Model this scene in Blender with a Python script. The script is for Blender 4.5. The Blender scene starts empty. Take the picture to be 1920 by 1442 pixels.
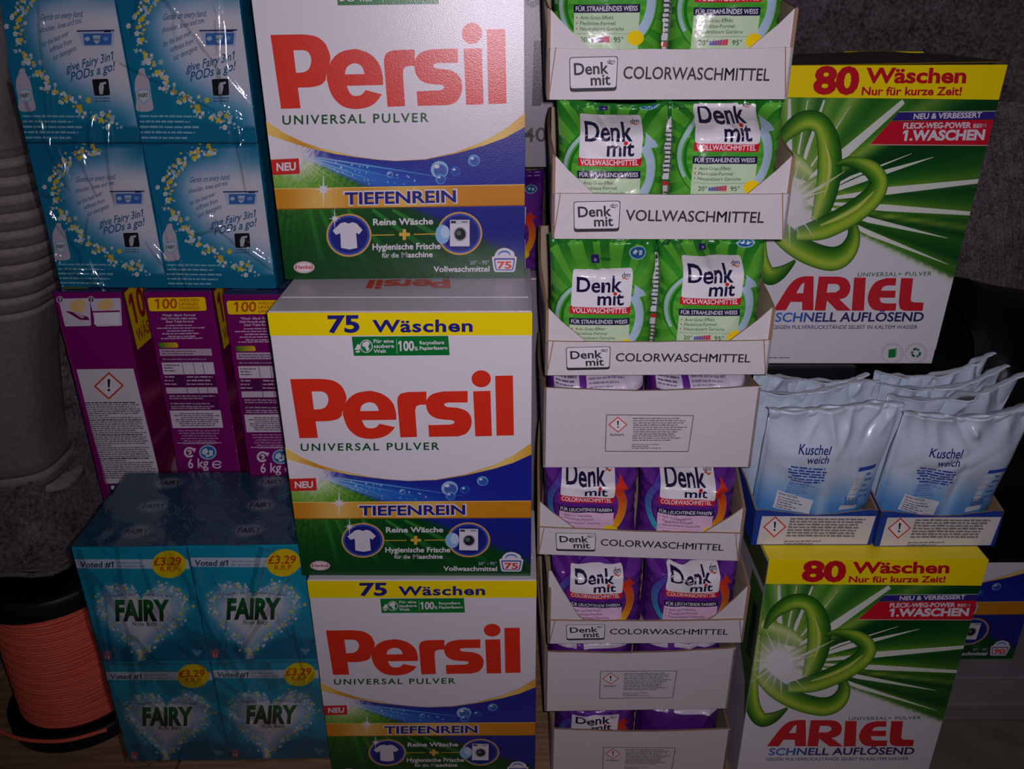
import bpy, bmesh, math, random
import numpy as np
from mathutils import Vector, Matrix
from mathutils.geometry import tessellate_polygon

SC = bpy.context.scene
COL = SC.collection

# ------------------------------------------------------------------ camera, world, light, exposure
CAM_Z = 0.9543
cd = bpy.data.cameras.new('camera'); cam = bpy.data.objects.new('camera', cd); COL.objects.link(cam)
cd.sensor_fit = 'HORIZONTAL'; cd.sensor_width = 36.0; cd.lens = 1576.2 / 1920 * 36.0
cd.clip_start = 0.01
cam.matrix_world = (Matrix.Translation((0, 0, CAM_Z)) @ Matrix.Rotation(math.radians(90 - 24.918), 4, 'X')
                    @ Matrix.Rotation(math.radians(-0.256), 4, 'Z'))
SC.camera = cam
W = bpy.data.worlds.new('dim_room'); SC.world = W; W.use_nodes = True
W.node_tree.nodes['Background'].inputs[0].default_value = (0.80, 0.72, 0.78, 1)
W.node_tree.nodes['Background'].inputs[1].default_value = 0.012
fl = bpy.data.lights.new('phone_flash', 'SPOT'); flo = bpy.data.objects.new('phone_flash', fl); COL.objects.link(flo)
fl.energy = 17.2; fl.color = (1.0, 0.885, 1.03); fl.shadow_soft_size = 0.006
fl.spot_size = math.radians(127); fl.spot_blend = 1.0
flo.location = (0.016, 0.0, CAM_Z + 0.012)
flo.rotation_euler = Vector((0.085, 0.85, -0.17)).to_track_quat('-Z', 'Y').to_euler()
SC.view_settings.view_transform = 'Standard'; SC.view_settings.look = 'None'
SC.view_settings.exposure = 0.0; SC.view_settings.gamma = 1.0; SC.view_settings.use_curve_mapping = False

# ------------------------------------------------------------------ colours and materials
def lin(c):
    if isinstance(c, str):
        c = c.lstrip('#'); c = tuple(int(c[i:i + 2], 16) for i in (0, 2, 4))
    o = []
    for v in c[:3]:
        v = v / 255.0
        o.append(v / 12.92 if v <= 0.04045 else ((v + 0.055) / 1.055) ** 2.4)
    return tuple(o)
def mixc(a, b, t):
    t = max(0.0, min(1.0, t))
    return tuple(a[i] + (b[i] - a[i]) * t for i in range(3))
def sm(a, b, x):
    t = max(0.0, min(1.0, (x - a) / (b - a))); return t * t * (3 - 2 * t)

def nodes(name):
    m = bpy.data.materials.new(name); m.use_nodes = True
    return m, m.node_tree.nodes, m.node_tree.links, m.node_tree.nodes['Principled BSDF']

def printed(name, rough, spec=0.5, bump=0.05, scale=700.0, grain=0.05, coat=0.0, big=0.0):
    """colour from the mesh's own print colours, fine procedural grain and relief"""
    m, n, l, b = nodes(name)
    a = n.new('ShaderNodeAttribute'); a.attribute_name = 'Col'
    tc = n.new('ShaderNodeTexCoord')
    nz = n.new('ShaderNodeTexNoise'); nz.inputs['Scale'].default_value = scale; nz.inputs['Detail'].default_value = 2
    l.new(tc.outputs['Object'], nz.inputs['Vector'])
    mr = n.new('ShaderNodeMapRange'); mr.inputs['To Min'].default_value = 1 - grain; mr.inputs['To Max'].default_value = 1 + grain
    l.new(nz.outputs['Fac'], mr.inputs['Value'])
    mx = n.new('ShaderNodeVectorMath'); mx.operation = 'SCALE'
    l.new(a.outputs['Color'], mx.inputs[0]); l.new(mr.outputs['Result'], mx.inputs['Scale'])
    l.new(mx.outputs[0], b.inputs['Base Color'])
    b.inputs['Roughness'].default_value = rough; b.inputs['Specular IOR Level'].default_value = spec
    b.inputs['Coat Weight'].default_value = coat; b.inputs['Coat Roughness'].default_value = 0.25
    bp = n.new('ShaderNodeBump'); bp.inputs['Strength'].default_value = bump; bp.inputs['Distance'].default_value = 0.002
    l.new(nz.outputs['Fac'], bp.inputs['Height'])
    if big > 0:
        n2 = n.new('ShaderNodeTexNoise'); n2.inputs['Scale'].default_value = 45; n2.inputs['Detail'].default_value = 3
        l.new(tc.outputs['Object'], n2.inputs['Vector'])
        b2 = n.new('ShaderNodeBump'); b2.inputs['Strength'].default_value = big; b2.inputs['Distance'].default_value = 0.004
        l.new(n2.outputs['Fac'], b2.inputs['Height']); l.new(bp.outputs['Normal'], b2.inputs['Normal'])
        l.new(b2.outputs['Normal'], b.inputs['Normal'])
    else:
        l.new(bp.outputs['Normal'], b.inputs['Normal'])
    return m
M_CARTON = printed('printed_carton', 0.29, 0.62, 0.10, 900, 0.02)
M_BOARD = printed('white_corrugated_board', 0.55, 0.3, 0.14, 320, 0.06, big=0.12)
M_FILM = printed('printed_pouch_film', 0.24, 0.42, 0.03, 500, 0.03, big=0.40)
M_SOFTFILM = printed('pale_pouch_film', 0.27, 0.5, 0.03, 400, 0.03, big=0.25)

def plain(name, col, rough, spec=0.4, scale=60, var=0.15, bump=0.1, dist=0.002):
    m, n, l, b = nodes(name)
    tc = n.new('ShaderNodeTexCoord'); nz = n.new('ShaderNodeTexNoise'); nz.inputs['Scale'].default_value = scale; nz.inputs['Detail'].default_value = 4
    l.new(tc.outputs['Object'], nz.inputs['Vector'])
    r = n.new('ShaderNodeValToRGB'); c = lin(col)
    r.color_ramp.elements[0].color = (*[v * (1 - var) for v in c], 1); r.color_ramp.elements[1].color = (*[v * (1 + var) for v in c], 1)
    r.color_ramp.elements[0].position = 0.3; r.color_ramp.elements[1].position = 0.7
    l.new(nz.outputs['Fac'], r.inputs[0]); l.new(r.outputs[0], b.inputs['Base Color'])
    b.inputs['Roughness'].default_value = rough; b.inputs['Specular IOR Level'].default_value = spec
    bp = n.new('ShaderNodeBump'); bp.inputs['Strength'].default_value = bump; bp.inputs['Distance'].default_value = dist
    l.new(nz.outputs['Fac'], bp.inputs['Height']); l.new(bp.outputs['Normal'], b.inputs['Normal'])
    return m
M_BLACKPLASTIC = plain('black_plastic', (18, 19, 26), 0.45, 0.35)
M_BLACKBAG = plain('black_sack_film', (12, 12, 15), 0.42, 0.30, 18, 0.1, 0.5, 0.01)
M_GREYPLASTIC = plain('grey_plastic', (128, 124, 126), 0.6, 0.25, 40, 0.08, 0.05)
M_DARKWALL = plain('dark_wall_panel', (34, 31, 33), 0.8, 0.2, 12)

def felt(name, base, fleck=True, scale=1.0):
    m, n, l, b = nodes(name)
    tc = n.new('ShaderNodeTexCoord')
    n1 = n.new('ShaderNodeTexNoise'); n1.inputs['Scale'].default_value = 160 * scale; n1.inputs['Detail'].default_value = 6; n1.inputs['Roughness'].default_value = 0.75
    n2 = n.new('ShaderNodeTexNoise'); n2.inputs['Scale'].default_value = 22 * scale; n2.inputs['Detail'].default_value = 4
    for q in (n1, n2): l.new(tc.outputs['Object'], q.inputs['Vector'])
    r = n.new('ShaderNodeValToRGB'); c = lin(base)
    r.color_ramp.elements[0].color = (*[v * 0.28 for v in c], 1); r.color_ramp.elements[1].color = (*[v * 1.9 for v in c], 1)
    r.color_ramp.elements[0].position = 0.36; r.color_ramp.elements[1].position = 0.68
    ad = n.new('ShaderNodeMath'); ad.operation = 'MULTIPLY_ADD'; ad.inputs[1].default_value = 0.35; ad.inputs[2].default_value = -0.175
    l.new(n2.outputs['Fac'], ad.inputs[0])
    sum_ = n.new('ShaderNodeMath'); sum_.operation = 'ADD'; l.new(n1.outputs['Fac'], sum_.inputs[0]); l.new(ad.outputs[0], sum_.inputs[1])
    l.new(sum_.outputs[0], r.inputs[0])
    out = r.outputs[0]
    if fleck:
        v = n.new('ShaderNodeTexVoronoi'); v.inputs['Scale'].default_value = 70 * scale; l.new(tc.outputs['Object'], v.inputs['Vector'])
        mr = n.new('ShaderNodeMapRange'); mr.inputs['From Min'].default_value = 0.16; mr.inputs['From Max'].default_value = 0.05
        l.new(v.outputs['Distance'], mr.inputs['Value'])
        gt = n.new('ShaderNodeSeparateColor'); l.new(v.outputs['Color'], gt.inputs[0])
        th = n.new('ShaderNodeMath'); th.operation = 'GREATER_THAN'; th.inputs[1].default_value = 0.82; l.new(gt.outputs[0], th.inputs[0])
        mu = n.new('ShaderNodeMath'); mu.operation = 'MULTIPLY'; l.new(mr.outputs[0], mu.inputs[0]); l.new(th.outputs[0], mu.inputs[1])
        fr = n.new('ShaderNodeValToRGB'); fr.color_ramp.interpolation = 'CONSTANT'
        fr.color_ramp.elements[0].color = (*lin((150, 145, 150)), 1); fr.color_ramp.elements[1].position = 0.6; fr.color_ramp.elements[1].color = (*lin((120, 40, 50)), 1)
        l.new(gt.outputs[1], fr.inputs[0])
        mx = n.new('ShaderNodeMix'); mx.data_type = 'RGBA'
        l.new(mu.outputs[0], mx.inputs['Factor']); l.new(out, mx.inputs['A']); l.new(fr.outputs[0], mx.inputs['B'])
        out = mx.outputs['Result']
    l.new(out, b.inputs['Base Color']); b.inputs['Roughness'].default_value = 0.95; b.inputs['Specular IOR Level'].default_value = 0.1
    b.inputs['Sheen Weight'].default_value = 0.15
    bp = n.new('ShaderNodeBump'); bp.inputs['Strength'].default_value = 0.6; bp.inputs['Distance'].default_value = 0.004
    l.new(n1.outputs['Fac'], bp.inputs['Height']); l.new(bp.outputs['Normal'], b.inputs['Normal'])
    return m
M_FELT = felt('grey_flecked_felt', (98, 90, 94))
M_KNIT = felt('grey_knit_cloth', (104, 96, 98), False, 1.6)

def woodmat():
    m, n, l, b = nodes('plywood_boards')
    tc = n.new('ShaderNodeTexCoord'); mp = n.new('ShaderNodeMapping'); mp.inputs['Scale'].default_value = (3, 40, 3)
    l.new(tc.outputs['Object'], mp.inputs['Vector'])
    nz = n.new('ShaderNodeTexNoise'); nz.inputs['Scale'].default_value = 3; nz.inputs['Detail'].default_value = 6; l.new(mp.outputs[0], nz.inputs['Vector'])
    r = n.new('ShaderNodeValToRGB'); r.color_ramp.elements[0].color = (*lin((128, 98, 70)), 1); r.color_ramp.elements[1].color = (*lin((178, 146, 110)), 1)
    r.color_ramp.elements[0].position = 0.3; r.color_ramp.elements[1].position = 0.72
    l.new(nz.outputs['Fac'], r.inputs[0]); l.new(r.outputs[0], b.inputs['Base Color']); b.inputs['Roughness'].default_value = 0.7
    bp = n.new('ShaderNodeBump'); bp.inputs['Strength'].default_value = 0.15; l.new(nz.outputs['Fac'], bp.inputs['Height']); l.new(bp.outputs['Normal'], b.inputs['Normal'])
    return m
M_WOOD = woodmat()
M_FLOOR = plain('worn_floor_sheet', (122, 112, 98), 0.85, 0.2, 25, 0.2, 0.2)

def wrapmat():
    m, n, l, b = nodes('clear_shrink_film')
    out = n['Material Output']; n.remove(b)
    tr = n.new('ShaderNodeBsdfTransparent'); tr.inputs[0].default_value = (0.95, 0.965, 0.97, 1)
    gl = n.new('ShaderNodeBsdfGlossy'); gl.inputs['Roughness'].default_value = 0.11
    tc = n.new('ShaderNodeTexCoord'); mp = n.new('ShaderNodeMapping'); mp.inputs['Scale'].default_value = (1, 1, 0.45); mp.inputs['Rotation'].default_value = (0, 0.5, 0)
    l.new(tc.outputs['Object'], mp.inputs[0])
    nz = n.new('ShaderNodeTexNoise'); nz.inputs['Scale'].default_value = 26; nz.inputs['Detail'].default_value = 4; nz.inputs['Distortion'].default_value = 0.6
    l.new(mp.outputs[0], nz.inputs['Vector'])
    bp = n.new('ShaderNodeBump'); bp.inputs['Strength'].default_value = 0.7; bp.inputs['Distance'].default_value = 0.006
    l.new(nz.outputs['Fac'], bp.inputs['Height']); l.new(bp.outputs['Normal'], gl.inputs['Normal'])
    lw = n.new('ShaderNodeLayerWeight'); lw.inputs[0].default_value = 0.25; l.new(bp.outputs['Normal'], lw.inputs['Normal'])
    ma = n.new('ShaderNodeMath'); ma.operation = 'MULTIPLY_ADD'; ma.inputs[1].default_value = 0.35; ma.inputs[2].default_value = 0.11; ma.use_clamp = True
    l.new(lw.outputs['Fresnel'], ma.inputs[0])
    mx = n.new('ShaderNodeMixShader'); l.new(ma.outputs[0], mx.inputs[0]); l.new(tr.outputs[0], mx.inputs[1]); l.new(gl.outputs[0], mx.inputs[2])
    l.new(mx.outputs[0], out.inputs['Surface'])
    return m
M_WRAP = wrapmat()

# ------------------------------------------------------------------ objects
def tag(o, label=None, cat=None, group=None, kind=None):
    if label: o['label'] = label
    if cat: o['category'] = cat
    if group: o['group'] = group
    if kind: o['kind'] = kind
    return o
def empty(name, loc, yaw=0.0, label=None, cat=None, group=None, pitch=0.0):
    o = bpy.data.objects.new(name, None); COL.objects.link(o); o.empty_display_size = 0.05
    o.location = loc; o.rotation_euler = (math.radians(pitch), 0, math.radians(yaw))
    return tag(o, label, cat, group)
def link(name, me, parent=None):
    o = bpy.data.objects.new(name, me); COL.objects.link(o)
    if parent is not None: o.parent = parent
    return o

class MB:
    """collects faces with their own colours; build() links ONE mesh object"""
    def __init__(s): s.v = []; s.f = []; s.c = []; s.smooth = []
    def add(s, V, F, C, smooth=False):
        k = len(s.v); s.v.extend([tuple(p) for p in V])
        if len(V) and (not isinstance(C, (list, np.ndarray)) or len(C) != len(V)): C = [C] * len(V)
        s.c.extend([tuple(c) for c in C])
        s.f.extend([tuple(i + k for i in f) for f in F]); s.smooth.extend([smooth] * len(F))
        return s
    def quad(s, a, b, c, d, col): return s.add([a, b, c, d], [(0, 1, 2, 3)], col)
    def box(s, x0, x1, y0, y1, z0, z1, col, b=0.0008, cols=None):
        bm = bmesh.new(); bmesh.ops.create_cube(bm, size=1)
        for v in bm.verts:
            v.co = Vector((x0 + (v.co.x + .5) * (x1 - x0), y0 + (v.co.y + .5) * (y1 - y0), z0 + (v.co.z + .5) * (z1 - z0)))
        if b > 0: bmesh.ops.bevel(bm, geom=bm.edges[:], offset=b, segments=2, affect='EDGES', profile=0.6)
        bm.normal_update()
        for f in bm.faces:
            c = col
            if cols:
                n = f.normal; ax = max(range(3), key=lambda i: abs(n[i])); c = cols.get(('x', 'y', 'z')[ax] + ('+' if n[ax] > 0 else '-'), col)
            s.add([v.co[:] for v in f.verts], [tuple(range(len(f.verts)))], c)
        bm.free(); return s
    def prism(s, pts, fn, th, cf, cb, ce):
        """outline pts (2-D) placed by fn(x, y, depth), thickness th; colours front, back, edge"""
        n = len(pts)
        tris = tessellate_polygon([[Vector((p[0], p[1], 0)) for p in pts]])
        A = [fn(p[0], p[1], 0) for p in pts]; B = [fn(p[0], p[1], th) for p in pts]
        s.add(A, [tuple(t) for t in tris], cf); s.add(B, [tuple(reversed(t)) for t in tris], cb)
        for i in range(n):
            j = (i + 1) % n; s.quad(A[i], A[j], B[j], B[i], ce)
        return s
    def build(s, name, mat, parent=None, fixn=False):
        me = s.mesh(name, mat, fixn); return link(name, me, parent)
    def mesh(s, name, mat, fixn=False):
        me = bpy.data.meshes.new(name); me.from_pydata(s.v, [], s.f)
        a = me.color_attributes.new('Col', 'FLOAT_COLOR', 'POINT')
        if s.v:
            cc = np.ones((len(s.v), 4), np.float32); cc[:, :3] = np.array(s.c, np.float32); a.data.foreach_set('color', cc.ravel())
        if any(s.smooth): me.polygons.foreach_set('use_smooth', s.smooth)
        me.materials.append(mat); me.update()
        if fixn:
            bm = bmesh.new(); bm.from_mesh(me); bmesh.ops.recalc_face_normals(bm, faces=bm.faces); bm.to_mesh(me); bm.free()
        return me

# ------------------------------------------------------------------ flat print
_txt = {}
CAPH = 0.70
def raw_text(s, bold=0.0, space=1.0):
    key = ('raw', s, bold, space)
    if key not in _txt:
        c = bpy.data.curves.new('lettering', 'FONT'); c.body = s; c.size = 1; c.offset = bold; c.resolution_u = 3; c.space_character = space
        o = bpy.data.objects.new('lettering', c); COL.objects.link(o)
        dg = bpy.context.evaluated_depsgraph_get(); me = o.evaluated_get(dg).to_mesh()
        me.calc_loop_triangles()
        V = np.array([v.co[:2] for v in me.vertices]) if len(me.vertices) else np.zeros((0, 2))
        T = [tuple(t.vertices) for t in me.loop_triangles]
        o.evaluated_get(dg).to_mesh_clear(); bpy.data.objects.remove(o); bpy.data.curves.remove(c)
        _txt[key] = (V, T)
    return _txt[key]
def text_mesh(s, bold=0.0, space=1.0):
    """lettering as triangles; M is thickened by hand and 1 gets its flag"""
    key = (s, bold, space)
    if key not in _txt:
        V, T = raw_text(s, bold, space); V = [tuple(v) for v in V]; T = list(T)
        for ch in 'M1':
            for i, c in enumerate(s):
                if c != ch: continue
                r = raw_text(s[:i + 1], 0, space)[0][:, 0].max(); g, gt = raw_text(ch, 0, 1.0); g0 = g[:, 0].min(); w = g[:, 0].max() - g0; x0 = r - w
                if ch == 'M' and bold > 0:
                    T = [t for t in T if not (x0 - bold < sum(V[k][0] for k in t) / 3 < r + bold)]
                    for q in range(8):
                        dx, dy = bold * math.cos(q * math.pi / 4), bold * math.sin(q * math.pi / 4); k = len(V)
                        V += [(p[0] - g0 + x0 + dx, p[1] + dy) for p in g]; T += [tuple(n + k for n in t) for t in gt]
                if ch == '1':
                    k = len(V); b = bold; V += [(x0 - b + .01, .70 + b), (x0 - b + .01, .555 - b), (x0 - .15 - b, .485 - b), (x0 - .15 - b, .575 + b)]; T += [(k, k + 3, k + 2), (k, k + 2, k + 1)]
        _txt[key] = (np.array(V).reshape(-1, 2), T)
    return _txt[key]

def homography(quad):
    """photo-plan coordinates of a face's corners (TL TR BR BL) -> unit face coordinates, t upward"""
    dst = [(0, 1), (1, 1), (1, 0), (0, 0)]
    A = []; B = []
    for (x, y), (u, v) in zip(quad, dst):
        A.append([x, y, 1, 0, 0, 0, -u * x, -u * y]); B.append(u)
        A.append([0, 0, 0, x, y, 1, -v * x, -v * y]); B.append(v)
    h = np.linalg.solve(np.array(A, float), np.array(B, float))
    return np.append(h, 1).reshape(3, 3)

def smooth_line(P, n=6, closed=False):
    P = [np.array(p, float) for p in P]; out = []
    m = len(P); rng = range(m if closed else m - 1)
    for i in rng:
        p0 = P[(i - 1) % m] if (closed or i > 0) else P[i]; p1 = P[i]; p2 = P[(i + 1) % m]
        p3 = P[(i + 2) % m] if (closed or i + 2 < m) else P[(i + 1) % m]
        for k in range(n):
            t = k / n
            out.append(0.5 * ((2 * p1) + (-p0 + p2) * t + (2 * p0 - 5 * p1 + 4 * p2 - p3) * t * t + (-p0 + 3 * p1 - 3 * p2 + p3) * t ** 3))
    if not closed: out.append(P[-1])
    return [tuple(p) for p in out]

def subdiv(V, T, L):
    V = [tuple(v) for v in V]; mid = {}
    L2 = L * L
    def d2(a, b): return (V[a][0] - V[b][0]) ** 2 + (V[a][1] - V[b][1]) ** 2
    def mp(a, b):
        k = (a, b) if a < b else (b, a)
        if k not in mid:
            mid[k] = len(V); V.append(((V[a][0] + V[b][0]) / 2, (V[a][1] + V[b][1]) / 2))
        return mid[k]
    done = []; work = list(T)
    while work:
        nx = []
        for a, b, c in work:
            e = (d2(a, b) > L2, d2(b, c) > L2, d2(c, a) > L2); n = sum(e)
            if n == 0: done.append((a, b, c)); continue
            if n == 3:
                x, y, z = mp(a, b), mp(b, c), mp(c, a); nx += [(a, x, z), (x, b, y), (z, y, c), (x, y, z)]
            elif n == 1:
                if e[1]: a, b, c = b, c, a
                elif e[2]: a, b, c = c, a, b
                x = mp(a, b); nx += [(a, x, c), (x, b, c)]
            else:
                if not e[0]: a, b, c = b, c, a
                elif not e[1]: a, b, c = c, a, b
                x, y = mp(a, b), mp(b, c); nx += [(x, b, y), (a, x, y), (a, y, c)]
        work = nx
    return V, done

CAPH = float(raw_text('H')[0][:, 1].max())
class Art:
    """flat print of one face, drawn in plan coordinates, kept in unit face coordinates"""
    def __init__(s, frame, quad, cut=None, clip=(0, 1, 0, 1)):
        s.items = []; s.set(frame, quad); s.cut = cut; s.part = None; s.clip = clip
    def set(s, frame, quad):
        s.fr = frame; s.Hm = homography(quad); return s
    def uv(s, V):
        V = np.asarray(V, float).reshape(-1, 2); ox, oy, k = s.fr
        P = np.stack([ox + k * V[:, 0], oy + k * V[:, 1], np.ones(len(V))], 1) @ s.Hm.T
        return P[:, :2] / P[:, 2:3]
    def put(s, V, T, col, sub=None):
        if not len(T): return s
        L = sub or s.cut
        if L: V, T = subdiv(V, T, L)
        C = [lin(col(x, y)) for x, y in V] if callable(col) else [lin(col)] * len(V)
        s.items.append((s.part, s.uv(V), list(T), np.array(C))); return s
    def poly(s, loops, col, sub=None):
        if not isinstance(loops[0][0], (tuple, list)): loops = [loops]
        V = [p for lp in loops for p in lp]
        T = tessellate_polygon([[Vector((p[0], p[1], 0)) for p in lp] for lp in loops])
        return s.put(V, [tuple(t) for t in T], col, sub)
    def rect(s, x0, y0, x1, y1, col, r=0):
        if not r: return s.poly([(x0, y0), (x1, y0), (x1, y1), (x0, y1)], col)
        return s.rrect([(x0, y0), (x1, y0), (x1, y1), (x0, y1)], r, col)
    def rrect(s, q, r, col, hole=0):
        def loop(q, r):
            out = []
            for i in range(4):
                p = np.array(q[i], float); a = np.array(q[i - 1], float) - p; b = np.array(q[(i + 1) % 4], float) - p
                a /= np.linalg.norm(a); b /= np.linalg.norm(b)
                for k in range(5):
                    t = k / 4; P0 = p + a * r; P2 = p + b * r
                    out.append(tuple((1 - t) ** 2 * P0 + 2 * t * (1 - t) * p + t * t * P2))
            return out
        if not hole: return s.poly(loop(q, r), col)
        c = np.mean(np.array(q, float), 0)
        q2 = [tuple(np.array(p) + np.sign(c - np.array(p)) * hole) for p in q]
        return s.poly([loop(q, r), loop(q2, max(1, r - hole))], col)
    def ell(s, c, rx, ry, col, n=28, inner=0.0, a0=0, a1=360, sub=None):
        A = [math.radians(a0 + (a1 - a0) * i / n) for i in range(n + 1)]
        V = [(c[0] + rx * math.cos(t), c[1] + ry * math.sin(t)) for t in A]
        if inner:
            m = len(V); V += [(c[0] + rx * inner * math.cos(t), c[1] + ry * inner * math.sin(t)) for t in A]
            T = []
            for i in range(m - 1): T += [(i, i + 1, m + i + 1), (i, m + i + 1, m + i)]
            return s.put(V, T, col, sub)
        V.append(c); m = len(V) - 1
        return s.put(V, [(i, i + 1, m) for i in range(m - 1)], col, sub)
    def stroke(s, P, w, col, smooth=0, closed=False, sub=None):
        """ribbon of width w (number or list); col may be a list of colours along the ribbon"""
        ws = list(w) if isinstance(w, (list, tuple)) else [w] * len(P)
        if smooth:
            Q = smooth_line([(p[0], p[1]) for p in P], smooth, closed); W_ = [x[0] for x in smooth_line([(x, 0) for x in ws], smooth, closed)]
        else: Q = list(P); W_ = ws
        if closed: Q = Q + [Q[0]]; W_ = W_ + [W_[0]]
        Q = np.array(Q, float); n = len(Q); d = np.gradient(Q, axis=0)
        if closed: d[0] = d[-1] = Q[1] - Q[-2]
        d /= np.maximum(np.linalg.norm(d, axis=1, keepdims=True), 1e-9); nr = np.stack([-d[:, 1], d[:, 0]], 1) * (np.array(W_)[:, None] / 2)
        V = [tuple(p) for p in Q + nr] + [tuple(p) for p in Q - nr]
        T = []
        for i in range(n - 1): T += [(i, i + 1, n + i + 1), (i, n + i + 1, n + i)]
        if isinstance(col, list):
            cs = [col[min(len(col) - 1, int(i / n * (len(col) - 1)))] for i in range(n)]
            cs = [mixc(col[int(i / (n - 1) * (len(col) - 1))], col[min(len(col) - 1, int(i / (n - 1) * (len(col) - 1)) + 1)], (i / (n - 1) * (len(col) - 1)) % 1) for i in range(n)]
            s.items.append((s.part, s.uv(V), T, np.array([lin(c) for c in cs + cs]))); return s
        return s.put(V, T, col, sub)
    def text(s, t, p0, p1, cap, col, bold=0.0, shear=0.0, space=1.0, sub=None):
        V, T = text_mesh(t, bold, space)
        if not len(V): return s
        x0, x1 = V[:, 0].min(), V[:, 0].max()
        p0 = np.array(p0, float); p1 = np.array(p1, float); e = p1 - p0; up = np.array([e[1], -e[0]]) / np.linalg.norm(e)
        a = (V[:, 0:1] - x0) / (x1 - x0); h = V[:, 1:2] / CAPH * cap
        ex = e / np.linalg.norm(e)
        P = p0 + a * e + h * up + h * shear * ex
        return s.put([tuple(p) for p in P], T, col, sub)
    def greek(s, x0, y0, x1, n, dy, h, col, seed=0, slope=0.0, ragged=0.3, center=False, drift=0.0):
        """lines of print too small to read"""
        R = random.Random(seed)
        V = []; T = []
        for i in range(n):
            y = y0 + i * dy; L = (x1 - x0) * (1 - ragged * R.random() * (1 if i < n - 1 else 1.6)); x = x0 + i * drift
            if center: x += ((x1 - x0) - L) / 2
            end = x + L
            while x < end:
                w = min(R.uniform(1.2, 5.0) * h, end - x)
                k = len(V); yy = y + slope * (x - x0); y2 = yy + slope * w; hh = h * R.uniform(0.75, 1.0)
                V += [(x, yy), (x + w, y2), (x + w, y2 - hh), (x, yy - hh)]; T += [(k, k + 1, k + 2), (k, k + 2, k + 3)]
                x += w + h * 0.55
        return s.put(V, T, col)
    def grid(s, x0, y0, x1, y1, nx, ny, fn, sel=None):
        V = []; T = []; keep = {}
        for j in range(ny + 1):
            for i in range(nx + 1): V.append((x0 + (x1 - x0) * i / nx, y0 + (y1 - y0) * j / ny))
        for j in range(ny):
            for i in range(nx):
                a = j * (nx + 1) + i; T += [(a, a + 1, a + nx + 2), (a, a + nx + 2, a + nx + 1)]
        cut, s.cut = s.cut, None
        s.put(V, T, fn); s.cut = cut; return s
    def compile(s):
        """clip to the face; -> {part: (uv, tris, colours, layer)}"""
        if hasattr(s, 'done'): return s.done
        out = {}; u0, u1, v0, v1 = s.clip
        BB = np.array([(UV[:, 0].min(), UV[:, 0].max(), UV[:, 1].min(), UV[:, 1].max()) for _, UV, _, _ in s.items]); LY = np.zeros(len(BB), int)
        for i in range(1, len(BB)):                                             # ink layers only as deep as prints really overlap
            b = BB[i]; hit = (BB[:i, 0] < b[1]) & (BB[:i, 1] > b[0]) & (BB[:i, 2] < b[3]) & (BB[:i, 3] > b[2])
            if hit.any(): LY[i] = LY[:i][hit].max() + 1
        for ly, (part, UV, T, C) in zip(LY, s.items):
            V = np.concatenate([UV, C], 1)
            inside = (UV[:, 0] >= u0 - 1e-9) & (UV[:, 0] <= u1 + 1e-9) & (UV[:, 1] >= v0 - 1e-9) & (UV[:, 1] <= v1 + 1e-9)
            V = list(V); NT = []
            for t in T:
                if inside[t[0]] and inside[t[1]] and inside[t[2]]: NT.append(t); continue
                P = [V[i] for i in t]
                for ax, lim, sg in ((0, u0, 1), (0, u1, -1), (1, v0, 1), (1, v1, -1)):
                    Q = []
                    for i in range(len(P)):
                        a = P[i - 1]; b = P[i]; da = sg * (a[ax] - lim); db = sg * (b[ax] - lim)
                        if (da >= 0) != (db >= 0): Q.append(a + (b - a) * (da / (da - db)))
                        if db >= 0: Q.append(b)
                    P = Q
                    if not P: break
                if len(P) >= 3:
                    k = len(V); V += P; NT += [(k, k + i, k + i + 1) for i in range(1, len(P) - 1)]
            if not NT: continue
            used = sorted({i for t in NT for i in t}); mp = {o: n for n, o in enumerate(used)}
            VV = np.array([V[i] for i in used]); NT = [tuple(mp[i] for i in t) for t in NT]
            o = out.setdefault(part, [[], [], [], [], 0])
            k = o[4]; o[0].append(VV[:, :2]); o[1] += [tuple(i + k for i in t) for t in NT]; o[2].append(VV[:, 2:5]); o[3].append(np.full(len(VV), ly)); o[4] += len(VV)
        s.done = {p: (np.concatenate(o[0]), o[1], np.concatenate(o[2]), np.concatenate(o[3])) for p, o in out.items()}
        return s.done
    def flat(s, o, eu, ev, nrm, part=None, mb=None, base=0.00025, step=0.00003):
        """the print of one part laid on a flat face"""
        mb = mb or MB(); d = s.compile().get(part)
        if d is None: return mb
        uv, T, C, ly = d
        P = np.array(o)[None] + uv[:, :1] * np.array(eu)[None] + uv[:, 1:] * np.array(ev)[None] + (base + ly * step)[:, None] * np.array(nrm)[None]
        return mb.add(P, orient(P, T, nrm), C)
def orient(P, T, nrm):
    out = []; n = np.array(nrm)
    for t in T:
        a, b, c = P[t[0]], P[t[1]], P[t[2]]
        out.append(t if np.dot(np.cross(b - a, c - a), n) > 0 else (t[0], t[2], t[1]))
    return out

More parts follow.
